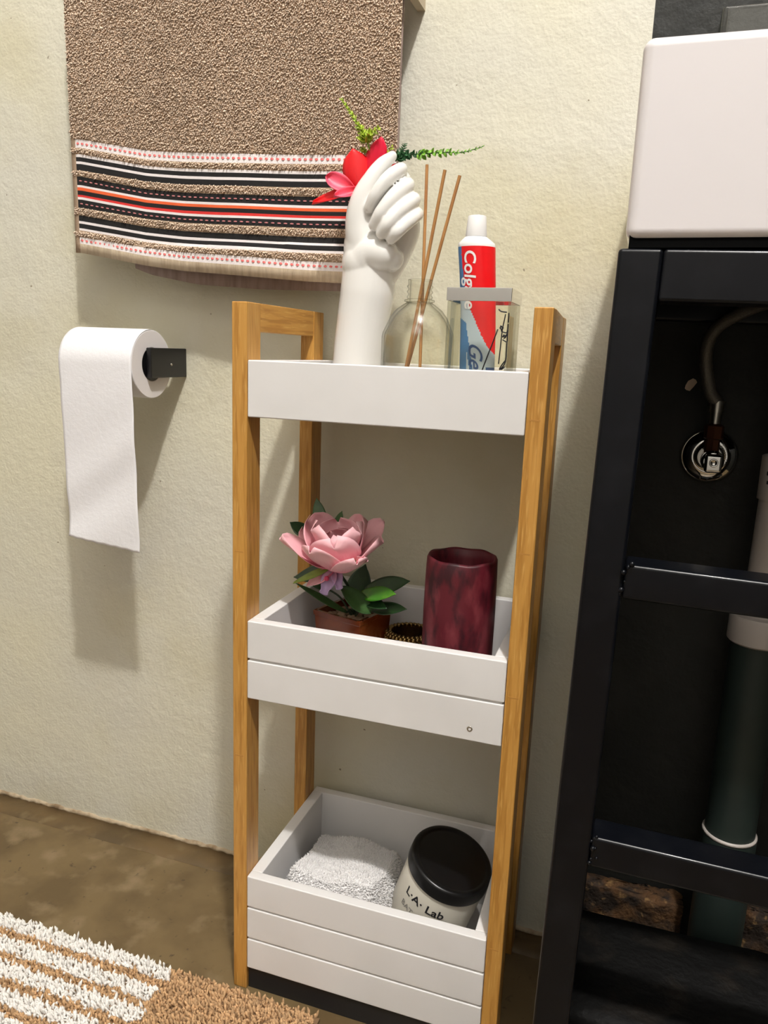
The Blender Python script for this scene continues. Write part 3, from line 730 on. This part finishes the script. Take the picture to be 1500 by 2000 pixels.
# red artificial blossom held by the fist
rf = thing('red_blossom', 'scarlet and pink artificial blossom tucked behind the white thumb', 'flower', tuple(at(712, 372, .128)))
blade('petal', rf, m_red, at(708, 386, .126), at(689, 289, .118), .031, TOCAM, cup=-.18, bend=-.06, thick=.0008, shape=1.15, ex=.55)
blade('petal', rf, m_crim, at(704, 362, .131), at(748, 268, .126), .026, TOCAM + Vector((-.3, 0, 0)), cup=-.20, bend=.05, thick=.0008, shape=1.2, ex=.6)
o = blade('petal', rf, m_pinkp, at(692, 372, .118), at(636, 348, .112), .019, TOCAM, cup=.2, bend=.1, thick=.0008, shape=1.25, ex=.5); o['label'] = 'pink folded petal'
blade('petal', rf, m_red, at(697, 374, .116), at(606, 391, .106), .0135, TOCAM + Vector((0, 0, .5)), cup=.3, bend=-.12, thick=.0008)
o = blade('petal', rf, m_pinkp, at(700, 372, .114), at(652, 391, .100), .0125, TOCAM + Vector((.2, 0, .3)), cup=.35, bend=.15, thick=.0008); o['label'] = 'pink folded petal'
blade('petal', rf, m_red, at(735, 330, .134), at(793, 327, .132), .009, TOCAM, cup=.2, thick=.0008)
bm = bmesh.new(); blob(bm, at(697, 380, .124), .0062, 12, 8); tube(bm, spline([at(697, 380, .124), at(712, 400, .130), at(730, 430, .134)], 5), .0022, 8); obj('calyx', bm, m_stem, rf, smooth=True)
def sprig(name, label, path, cl, base_px):
    pr = thing(name, label, 'sprig', tuple(at(*path[0])), 'green sprigs in the hand vase')
    sp = spline([at(*p) for p in path], 10)
    bm = bmesh.new(); tube(bm, sp, [.0011 - .0008 * k / len(sp) for k in range(len(sp))], 7); obj('stem', bm, cl[0][0], pr, smooth=True)
    return pr, sp
def leaflets(pr, sp, t0, t1, n, ln, wd, mt, spread=1.0, rs_=random.Random(11), name='foliage'):
    V = []; Fc = []
    for k in range(n):
        t = t0 + (t1 - t0) * k / max(n - 1, 1); i = min(int(t * (len(sp) - 1)), len(sp) - 2)
        p = sp[i].lerp(sp[i+1], t * (len(sp) - 1) - i); d = (sp[i+1] - sp[i]).normalized()
        a_ = k * 2.4 + rs_.uniform(-.4, .4)
        s = d.cross(Vector((.2, -1, .1))).normalized(); q = d.cross(s)
        o_ = (s * math.cos(a_) + q * math.sin(a_)) * spread
        fade = 1 - .5 * (k / n)
        v, f, _ = leaf_mesh(p, p + (o_ + d * .6).normalized() * ln * fade * rs_.uniform(.8, 1.2), wd * fade, Vector((rs_.uniform(-.4, .4), -1, .5)), nu=2, nv=4, cup=.2, rs_=rs_)
        b = len(V); V += v; Fc += [tuple(b + x for x in ff) for ff in f]
    o = obj(name, (V, Fc), mt, pr, smooth=True); o['kind'] = 'stuff'; solid(o, .0004)
pr, sp = sprig('fern_sprig', 'lime green fern sprig rising in front of the taupe towel', [(724, 300, .132), (718, 280, .128), (706, 256, .124), (686, 222, .120), (667, 194, .116)], [[m_fernm]], 0)
leaflets(pr, sp, .25, .55, 26, .0105, .006, m_fernl, 1.0); leaflets(pr, sp, .5, 1.0, 44, .0052, .0022, m_fernl, .55)
sp2 = spline([at(712, 272, .126), at(724, 262, .122), at(740, 250, .118)], 8); leaflets(pr, sp2, .2, 1, 14, .0075, .0045, m_fernl, .9)
sp2 = spline([at(745, 308, .134), at(757, 298, .132), at(766, 288, .130)], 6); leaflets(pr, sp2, 0, 1, 10, .006, .004, m_fernl, .9)
sp2 = spline([at(712, 300, .134), at(708, 290, .130)], 6); leaflets(pr, sp2, 0, 1, 8, .006, .004, m_fernl, .9)
pr, sp = sprig('fern_sprig', 'long dark-to-light green sprig pointing right from the fist', [(772, 314, .132), (786, 304, .128), (820, 301, .122), (862, 298, .116), (905, 297, .112), (944, 286, .108)], [[m_fernd]], 0)
leaflets(pr, sp, .06, .42, 34, .0085, .0055, m_fernd, .9); leaflets(pr, sp, .38, .72, 30, .0075, .0050, m_fernm, .9); leaflets(pr, sp, .68, 1.0, 24, .0042, .0016, m_fernm, .5)
sp2 = spline([at(783, 303, .128), at(788, 292, .126), at(790, 282, .124)], 8); leaflets(pr, sp2, 0, 1, 22, .0062, .0014, m_fernd, 1.2)

# ------------------------------------------------------------------ reed bottle
BC = Vector((.1690, .090, .6983))
bot = thing('diffuser_bottle', 'clear glass bottle with threaded neck between the hand vase and the cup', 'bottle', tuple(BC))
out_ = [(0, 0), (.034, 0), (.0372, .003), (.0380, .008), (.0380, .0735), (.0372, .078), (.0295, .0945), (.024, .1015), (.0165, .1070), (.0132, .1090)]
inn_ = [(.0112, .1090), (.0145, .1055), (.022, .0995), (.0275, .0925), (.0352, .077), (.0358, .073), (.0358, .010), (.0345, .0055), (0, .0050)]
bm = bmesh.new(); lathe(bm, out_ + inn_, 64, BC); bo = obj('bottle_body', bm, m_glass, bot, auto=50)
thr = [(.0132, .1088)]
for k in range(3):
    z = .1145 + k * .0052; thr += [(.0122, z - .0018), (.0134, z - .0006), (.0134, z + .0006), (.0122, z + .0018)]
thr = [(.0128, .1090), (.0158, .1098), (.0158, .1116), (.0124, .1126)] + thr[1:] + [(.0124, .1300), (.0128, .1318), (.0105, .1318), (.0103, .1300), (.0105, .1090)]
bm = bmesh.new(); lathe(bm, thr, 48, BC, closed=True); obj('threaded_neck', bm, m_glass, bot, auto=60)
fl = Vector((0, 0, BC.z + .006))
def reed(p_top, p_bot, label, mt):
    bm = bmesh.new(); a, b = Vector(p_top), Vector(p_bot); tube(bm, [a, a.lerp(b, .5), b], .0017, 10)
    tag(obj('reed', bm, [m_reed], auto=40), label, 'reed', 'diffuser reeds')
    o = bpy.data.objects[-1] if False else None
nk = BC + Vector((0, 0, .125))
def through(top, off):                                  # a straight reed from its top through the neck down to the bottle floor
    n = nk + Vector(off); d = (n - top); t = (BC.z + .0075 - top.z) / d.z; return top + d * t
tA = at(834, 322, .118); tB = at(869, 332, .080); tC = at(898, 343, .100)
reed(tA, at(820, 722, .0985), 'upright tan reed, leftmost tip of the three in the bottle', m_reed)
reed(tB, Vector((at(783, 718, .086).x, .086, BC.z + .008)), 'middle reed leaning in the glass bottle', m_reed)
reed(tC, Vector((at(779, 722, .096).x, .1000, BC.z + .008)), 'most slanted reed, rightmost tip in the bottle', m_reed)

# ------------------------------------------------------------------ glass cup with toothpaste tube
CX0, CX1, CY0, CY1, CZ0, CZ1 = .2100, .2715, .044, .1055, .6983, .8195
cup = thing('glass_tumbler', 'square clear glass tumbler with chrome rim and black line drawing', 'tumbler', ((CX0+CX1)/2, (CY0+CY1)/2, CZ0))
bevel_mod(obj('tumbler_wall', hollow_box(CX0, CX1, CY0, CY1, CZ0, CZ1 - .012, .0028, .006), m_glass2, cup), .0016, 2)
def ring_box(x0, x1, y0, y1, z0, z1, t):
    bm = bmesh.new(); A = []
    for e in (0, t):
        for z in (z0, z1): A.append([bm.verts.new((x, y, z)) for x, y in ((x0+e, y0+e), (x1-e, y0+e), (x1-e, y1-e), (x0+e, y1-e))])
    ob, ot, ib, it = A
    for k in range(4):
        k2 = (k+1) % 4
        for q in ((ob[k], ob[k2], ot[k2], ot[k]), (ib[k2], ib[k], it[k], it[k2]), (ot[k], ot[k2], it[k2], it[k]), (ob[k2], ob[k], ib[k], ib[k2])): bm.faces.new(q)
    return bm
bevel_mod(obj('chrome_rim', ring_box(CX0 - .0008, CX1 + .0008, CY0 - .0008, CY1 + .0008, CZ1 - .0125, CZ1, .0016), m_chrome, cup), .0005, 2)
def cz(x, y): p = at(860 + x / 5.883, 400 + y / 5.883, CY0 - .0003); return (min(max(p.x, CX0 + .001), CX1 - .001), CY0 - .0003, p.z)
st_ = [[(670, 1200), (700, 1225), (765, 1235)], [(750, 1255), (735, 1330), (715, 1420), (700, 1540), (690, 1640), (668, 1830)], [(690, 1390), (722, 1412), (700, 1450), (760, 1470), (800, 1430), (800, 1510), (765, 1575), (715, 1550)],
       [(765, 1575), (768, 1680), (768, 1780), (730, 1840), (690, 1890)], [(660, 1430), (600, 1590), (540, 1740), (480, 1900)], [(735, 1490), (715, 1520), (750, 1500), (730, 1540)], [(770, 1470), (745, 1530), (790, 1470)],
       [(745, 1790), (700, 1850), (680, 1895), (740, 1860), (700, 1895)], [(860, 1245), (830, 1255), (800, 1275), (785, 1310)], [(830, 1385), (805, 1410), (805, 1440)]]
for cx_, cy_, r_ in ((818, 1335, 20), (818, 1388, 17), (840, 1290, 18), (795, 1320, 11), (700, 1415, 12)):
    st_.append([(cx_ + r_ * math.cos(6.283 * k / 10), cy_ + r_ * math.sin(6.283 * k / 10)) for k in range(11)])
for s_ in st_:
    bm = bmesh.new(); tube(bm, spline([cz(*p) for p in s_], 4), .00062, 6); obj('ink_stroke', bm, m_ink, cup, smooth=True)
# tube: elliptical sections, crimped flat at the foot
SEC = [(.7065, .2365, .0175, .0013), (.722, .2362, .0178, .0030), (.745, .2355, .0180, .0060), (.775, .2345, .0180, .0092), (.805, .2330, .0178, .0120), (.835, .2305, .0181, .0138), (.8560, .2285, .0186, .0146), (.8615, .2280, .0186, .0148)]
TCY = .0800
def sec(z):
    if z <= SEC[0][0]: return SEC[0][1:]
    for a, b in zip(SEC, SEC[1:]):
        if z <= b[0]:
            t = (z - a[0]) / (b[0] - a[0]); return tuple(a[k] + (b[k] - a[k]) * t for k in (1, 2, 3))
    return SEC[-1][1:]
def surf(x, z, lift=.0):
    c_, hw, hd = sec(z); u = max(-.995, min(.995, (x - c_) / hw)); return TCY - hd * math.sqrt(1 - u * u) - lift
tp = thing('toothpaste_tube', 'red white and blue toothpaste tube standing cap-up in the tumbler', 'toothpaste', (.2365, TCY, .7062))
verts = []; faces = []; fm = []; NS, NZ = 96, 130
for j in range(NZ + 1):
    z = .7065 + (.8615 - .7065) * j / NZ; c_, hw, hd = sec(z)
    for k in range(NS):
        a_ = 6.28318530718 * k / NS; verts.append((c_ + hw * math.cos(a_), TCY + hd * math.sin(a_), z))
for j in range(NZ):
    zc = .7065 + (.8615 - .7065) * (j + .5) / NZ
    for k in range(NS):
        a = j * NS + k; b = j * NS + (k + 1) % NS; faces.append((a, b, b + NS, a + NS))
        a_ = 6.28318530718 * (k + .5) / NS; u = math.cos(a_); fr2 = math.sin(a_) < 0
        um = -.66 + .07 * math.sin((zc - .8) * 90)
        zb_ = .803 - .030 * (u + .5) - .004 * math.sin(u * 3)
        if zc > .8605: k_ = 4
        elif not fr2: k_ = 0 if u > 0 else 1
        elif zc > zb_: k_ = 0 if u > um else (1 if u > -.97 else 4)
        elif zc > zb_ - .006 - .020 * (1 - (u + 1) / 2): k_ = 2
        elif abs(u - (-.35 - (zc - .75) * 9)) < .10: k_ = 1
        elif u > .55 and zc < .745: k_ = 3
        else: k_ = 2 if u > -.55 else 1
        fm.append(k_)
n0 = len(verts)
for z, hw, hd in ((.8640, .0180, .0145), (.8675, .0140, .0125), (.8700, .0108, .0108)):
    for k in range(NS):
        a_ = 6.28318530718 * k / NS; verts.append((.2280 + (.2268 - .2280) * (z - .8615) / .0085 + hw * math.cos(a_), TCY + hd * math.sin(a_), z))
for j in range(NZ, NZ + 3):
    for k in range(NS): a = j * NS + k; b = j * NS + (k + 1) % NS; faces.append((a, b, b + NS, a + NS)); fm.append(4)
faces.append(tuple(range(NS))[::-1]); fm.append(4); faces.append(tuple((NZ + 3) * NS + k for k in range(NS))); fm.append(4)
tb = obj('tube_body', (verts, faces), [m_tred, m_tblue, m_tsil, m_tnavy, m_twhite], tp, smooth=True)
for p, k in zip(tb.data.polygons, fm): p.material_index = k
bm = bmesh.new(); lathe(bm, [(0, .0), (.0104, .0), (.0106, .001), (.0090, .0185), (.0085, .0195), (0, .0195)], 36, (.2268, TCY, .8703)); obj('cap', bm, m_twhite, tp, auto=40)
def tube_text(s, size, x_base, z_start, mt, shear=0, squeeze=1.0, extr=.0, xs=0.0):
    bm = text2d(s, size, shear, extr)
    for v in bm.verts:
        tx, ty = v.co.x, v.co.y
        z = z_start - tx * squeeze; x = x_base + ty + xs * (z_start - z)
        v.co = Vector((x, surf(x, z, .0004), z))
    obj('lettering', bm, mt, tb, fix=False)
tube_text('Colgate', .0168, .2190, .8570, m_twhite, .1, 1.06, .0003, .045)
tube_text('Gel', .0200, .2270, .7700, m_tnavy, .45, 1.05, .0002, .08)
tube_text('cool', .0048, .2140, .846, m_tnavy, 0, 1, 0, .03) if False else None

# ------------------------------------------------------------------ middle tray
z2 = .3765 + .012
fp = thing('potted_peony', 'artificial pink peony with dark leaves in a square copper-brown pot', 'plant', (.09, .13, z2))
pF = Vector((.0505, .108)); ex = Vector((.0640, -.0176)); ey = Vector((.0176, .0640))
def pq(u, v, z, s=1.0):
    c_ = pF + (ex + ey) * .5; q = pF + ex * u + ey * v; q = c_ + (q - c_) * s; return (q.x, q.y, z)
bm = bmesh.new(); pz = .4500
lv = [(z2 + .0003, .90, 0), (pz - .006, 1.0, 0), (pz - .006, 1.03, 0), (pz, 1.04, 0), (pz, .90, 0), (pz - .012, .88, 0)]
rg = [[bm.verts.new(pq(u, v, z, s)) for u, v in ((0, 0), (1, 0), (1, 1), (0, 1))] for z, s, _ in lv]
for A, C in zip(rg, rg[1:]):
    for k in range(4): bm.faces.new((A[k], A[(k+1) % 4], C[(k+1) % 4], C[k]))
bm.faces.new(rg[0][::-1]); bm.faces.new(rg[-1]); bevel_mod(obj('pot', bm, m_pot, fp), .0022, 3)
rs = random.Random(9)
pbm = bmesh.new(); blob(pbm, (0, 0, 0), 1, 8, 6); pme = bpy.data.meshes.new('pebble'); pbm.to_mesh(pme); pbm.free(); pme.materials.append(m_pebble)
for p in pme.polygons: p.use_smooth = True
for i in range(8):
    for j in range(8):
        o = bpy.data.objects.new('pebble', pme); COL.objects.link(o); o.parent = fp
        q = Vector(pq(.13 + i * .107 + rs.uniform(-.03, .03), .13 + j * .107 + rs.uniform(-.03, .03), pz - .0105 + rs.uniform(-.001, .0015)))
        o.location = q - WL[fp.name]; s = rs.uniform(.0032, .0048); o.scale = (s * 1.2, s, s * .75); o.rotation_euler = (0, 0, rs.uniform(0, 3))
root = Vector(pq(.5, .5, pz - .01))
FC = at(661, 1115, .080)                                 # base of the bloom
def stem(path, r=.0017): bm = bmesh.new(); tube(bm, spline(path, 6), r, 8); obj('stem', bm, m_stem, fp, smooth=True)
stem([root, root + Vector((-.004, .0, .03)), FC])
ax = Vector((.02, -.22, 1)).normalized(); e1 = ax.cross(Vector((0, 1, 0))).normalized(); e2 = ax.cross(e1)
def ringp_(n, ph, op, ln, wd, mt, cup, bend, jit, r0=.003):
    for k in range(n):
        a_ = 6.28318 * k / n + ph + rs.uniform(-jit, jit); o_ = e1 * math.cos(a_) + e2 * math.sin(a_)
        opn = op + rs.uniform(-.12, .12); d = ax * math.cos(opn) + o_ * math.sin(opn); nr = ax * math.sin(opn) - o_ * math.cos(opn)
        p0 = FC + ax * .002 + o_ * r0; blade('petal', fp, mt, p0, p0 + d * ln * rs.uniform(.9, 1.1), wd * rs.uniform(.9, 1.1), nr, cup=cup, bend=bend, wavy=.03, shape=1.5, ex=.5, rs_=rs, thick=.0006)
ringp_(7, .45, 1.42, .061, .044, m_peony, .14, .50, .10)
ringp_(6, -.26, 1.06, .051, .052, m_peony, .22, .55, .08)
ringp_(5, .35, .78, .042, .042, m_peony, .26, .34, .2)
ringp_(5, .7, .45, .032, .028, m_peony2, .30, .15, .2)
# drooping petals under the bloom
UPC = Vector((.1, -.8, .5))
blade('petal', fp, m_peony, at(660, 1112, .076), at(727, 1098, .062), .018, UPC, cup=.3, bend=.15, tipw=.5, wavy=.06, rs_=rs, thick=.0006)
blade('petal', fp, m_peony, at(655, 1112, .076), at(597, 1144, .062), .014, UPC, cup=.3, bend=-.1, wavy=.04, rs_=rs, thick=.0006)
blade('petal', fp, m_lilac, at(650, 1114, .074), at(632, 1162, .064), .018, UPC, cup=.15, tipw=.6, shape=.7, rs_=rs, thick=.0006)['label'] = 'lilac drooping petal'
blade('petal', fp, m_lilac, at(655, 1112, .076), at(664, 1152, .068), .014, UPC, cup=.15, tipw=.6, shape=.7, rs_=rs, thick=.0006)['label'] = 'lilac drooping petal'
bm = bmesh.new(); blob(bm, at(638, 1130, .062), .0030, 10, 7); obj('bud', bm, m_peony2, fp, smooth=True)
for b_, t_, yb, yt, wd, mt, kw in (
    ((630, 1040), (618, 972), .108, .118, .0165, m_leafm, {}), ((655, 1035), (668, 998), .112, .118, .011, m_leafm, {}), ((605, 1045), (566, 1020), .105, .100, .018, m_leafd, {}), ((600, 1062), (580, 1075), .105, .10, .012, m_leafd, {}),
    ((660, 1112), (570, 1122), .090, .085, .026, m_leafd, dict(bend=-.1)), ((648, 1108), (572, 1140), .074, .056, .0100, m_leafl, dict(cup=.15)), ((655, 1110), (712, 1096), .072, .060, .0100, m_leafl, dict(cup=.15)), ((672, 1108), (706, 1092), .074, .066, .007, m_leafl, dict(cup=.15)),
    ((678, 1196), (572, 1142), .120, .085, .0095, m_leafm, dict(bend=.08)), ((724, 1196), (660, 1146), .098, .085, .0235, m_leafm, dict(bend=.06, cup=.12)),
    ((704, 1158), (776, 1164), .110, .088, .0225, m_leafb, dict(bend=.05)), ((712, 1152), (798, 1132), .130, .118, .0270, m_leafd, dict(bend=-.05)),
    ((704, 1164), (757, 1192), .112, .092, .0170, m_leafd, dict(bend=.05)), ((722, 1186), (797, 1194), .118, .108, .0190, m_leafd, dict(bend=.08)), ((690, 1185), (714, 1102), .145, .150, .034, m_leafd, {}), ((640, 1150), (600, 1110), .14, .14, .022, m_leafd, {})):
    blade('leaf', fp, mt, at(*b_, yb), at(*t_, yt), wd, Vector((.05, -.6, .75)), thick=.0007, shape=.9, rs_=rs, **kw)
    if b_[1] > 1140: stem([root + Vector((rs.uniform(-.006, .006), rs.uniform(-.004, .004), 0)), (root + at(*b_, yb)) * .5 + Vector((0, 0, .006)), at(*b_, yb)], .0012)
# maroon cylinder
MC = at(903, 1085, .092); mz = MC.z; mr_ = .0388
mv = thing('cylinder_vase', 'tall maroon cylinder vase with brushed finish in the middle tray', 'vase', (MC.x, .092, z2))
bm = bmesh.new(); hgt = mz - z2
pr_ = [(0, .0005), (mr_ - .003, .0005), (mr_ - .001, .003), (mr_ + .0004, .03), (mr_ + .0006, hgt * .6), (mr_, hgt * .88), (mr_ - .0006, hgt - .003), (mr_ - .002, hgt), (mr_ - .0042, hgt - .002), (mr_ - .0055, hgt - .012), (mr_ - .006, .02), (mr_ - .008, .008), (0, .008)]
lathe(bm, pr_, 72, (MC.x, .092, z2))
for v in bm.verts:
    a_ = math.atan2(v.co.y - .092, v.co.x - MC.x); f_ = (v.co.z - z2) / hgt
    v.co.z += .0005 * f_ ** 6 * math.sin(2 * a_ + .6) + .0006 * f_ ** 6 * math.sin(7 * a_)
    s = 1 + .003 * math.sin(3 * a_ + f_ * 2) * f_; v.co.x = MC.x + (v.co.x - MC.x) * s; v.co.y = .092 + (v.co.y - .092) * s
obj('vase_wall', bm, m_maroon, mv, smooth=True)
# gold beaded dish
gc = Vector((.1560, .158, z2)); gdish = thing('beaded_dish', 'small antique-gold beaded dish between the pot and the maroon vase', 'dish', tuple(gc))
bm = bmesh.new(); lathe(bm, [(0, .0004), (.024, .0004), (.028, .004), (.029, .030), (.0275, .030), (.026, .006), (0, .004)], 40, gc); obj('dish_bowl', bm, m_gold, gdish, auto=50)
gbm = bmesh.new(); blob(gbm, (0, 0, 0), .0026, 8, 6); gme = bpy.data.meshes.new('bead'); gbm.to_mesh(gme); gbm.free(); gme.materials.append(m_gold)
for p in gme.polygons: p.use_smooth = True
for rr_, zz_, n in ((.0282, .032, 34), (.0300, .0270, 36), (.0300, .0215, 36), (.0300, .0160, 36), (.0245, .0330, 28)):
    for k in range(n):
        o = bpy.data.objects.new('bead', gme); COL.objects.link(o); o.parent = gdish; a_ = 6.28318 * k / n + zz_ * 40
        o.location = (rr_ * math.cos(a_), rr_ * math.sin(a_), zz_)

# ------------------------------------------------------------------ bottom tray
z3 = .030 + .012
wt = thing('folded_towel', 'fluffy white terry towel folded in the bottom tray', 'towel', (.11, .10, z3))
verts = []; faces = []; NU, NV = 36, 24
def tw(u, v):                                            # plan u,v in 0..1 -> height
    e = min(1, min(u, 1 - u) / .13) ** .5 if min(u, 1 - u) < .13 else 1
    f = min(1, min(v, 1 - v) / .22) ** .5 if min(v, 1 - v) < .22 else 1
    return .086 * e * f * (1 + .05 * math.sin(u * 9 + v * 4) - .10 * v + .05 * math.sin(v * 8))
TXa, TXb, TYa, TYb = .0345, .1700, .016, .186
for i in range(NU + 1):
    for j in range(NV + 1):
        u, v = i / NU, j / NV; verts.append((TXa + (TXb - TXa) * u, TYa + (TYb - TYa) * v, z3 + .001 + tw(u, v)))
for i in range(NU):
    for j in range(NV): a = i * (NV + 1) + j; faces.append((a, a + NV + 1, a + NV + 2, a + 1))
nb = len(verts); brd = [i * (NV + 1) for i in range(NU + 1)] + [NU * (NV + 1) + j for j in range(1, NV + 1)] + [i * (NV + 1) + NV for i in range(NU - 1, -1, -1)] + [j for j in range(NV - 1, 0, -1)]
faces.append(tuple(brd[::-1]))
body = obj('towel_fold', (verts, faces), m_fluff, wt, smooth=True)
rs = random.Random(21); pts = []
for _ in range(22000):
    u, v = rs.uniform(.0, 1), rs.uniform(0, 1); d_ = .01
    p = Vector((TXa + (TXb - TXa) * u, TYa + (TYb - TYa) * v, z3 + .001 + tw(u, v)))
    gx = (tw(min(u + d_, 1), v) - tw(max(u - d_, 0), v)) / (2 * d_ * (TXb - TXa)); gy = (tw(u, min(v + d_, 1)) - tw(u, max(v - d_, 0))) / (2 * d_ * (TYb - TYa))
    pts.append((p, Vector((-gx, -gy, 1)).normalized()))
V, Fc = tuft_mesh(pts, Vector((0, 0, 0)), .0034, .0016, None, rs)
o = obj('terry_loops', (V, Fc), m_fluff, wt, smooth=True); o['kind'] = 'stuff'
# black-lidded jar, tipped towards the viewer
JA = Vector((.309, -.13, .943)).normalized(); JT = at(884, 1677, .109)
JR = .0508; JL = .0175; JH = .088
jb = JT - JA * (JL + JH)
jar = thing('cosmetic_jar', 'cream plastic jar with a wide black lid lying tilted in the bottom tray', 'jar', tuple(jb))
bm = bmesh.new(); lathe(bm, [(0, 0), (JR - .006, 0), (JR - .003, .002), (JR - .0016, .006), (JR - .0014, JH - .006), (JR - .003, JH - .002), (JR - .006, JH), (0, JH)], 64, jb, JA); jo = obj('jar_body', bm, m_jar, jar, auto=60)
bm = bmesh.new(); lathe(bm, [(JR - .006, JH - .0005), (JR, JH - .0005), (JR + .0002, JH + .001), (JR, JH + JL - .003), (JR - .0012, JH + JL - .0008), (JR - .003, JH + JL), (JR - .0068, JH + JL - .0002), (JR - .0078, JH + JL - .0014), (JR - .0095, JH + JL - .0014), (0, JH + JL - .0012)], 72, jb, JA); obj('lid', bm, m_lid, jar, auto=60)
vw = (CAM - jb).normalized(); g1 = (vw - JA * vw.dot(JA)).normalized(); g2 = JA.cross(g1)
def jar_text(s, size, phi0, h0, mt, extr=0.0):
    bm = text2d(s, size, 0, extr); r_ = JR - .0011
    for v in bm.verts:
        a_ = phi0 + v.co.x / r_; v.co = jb + JA * (h0 + v.co.y) + (g1 * math.cos(a_) + g2 * math.sin(a_)) * r_
    obj('lettering', bm, mt, jo, fix=False)
jar_text('L\u00b7A\u00b7 Lab', .0165, -.72, .0600, m_ink, .0003)
jar_text('BAT', .0110, -.72, .0410, m_grey, .0001)
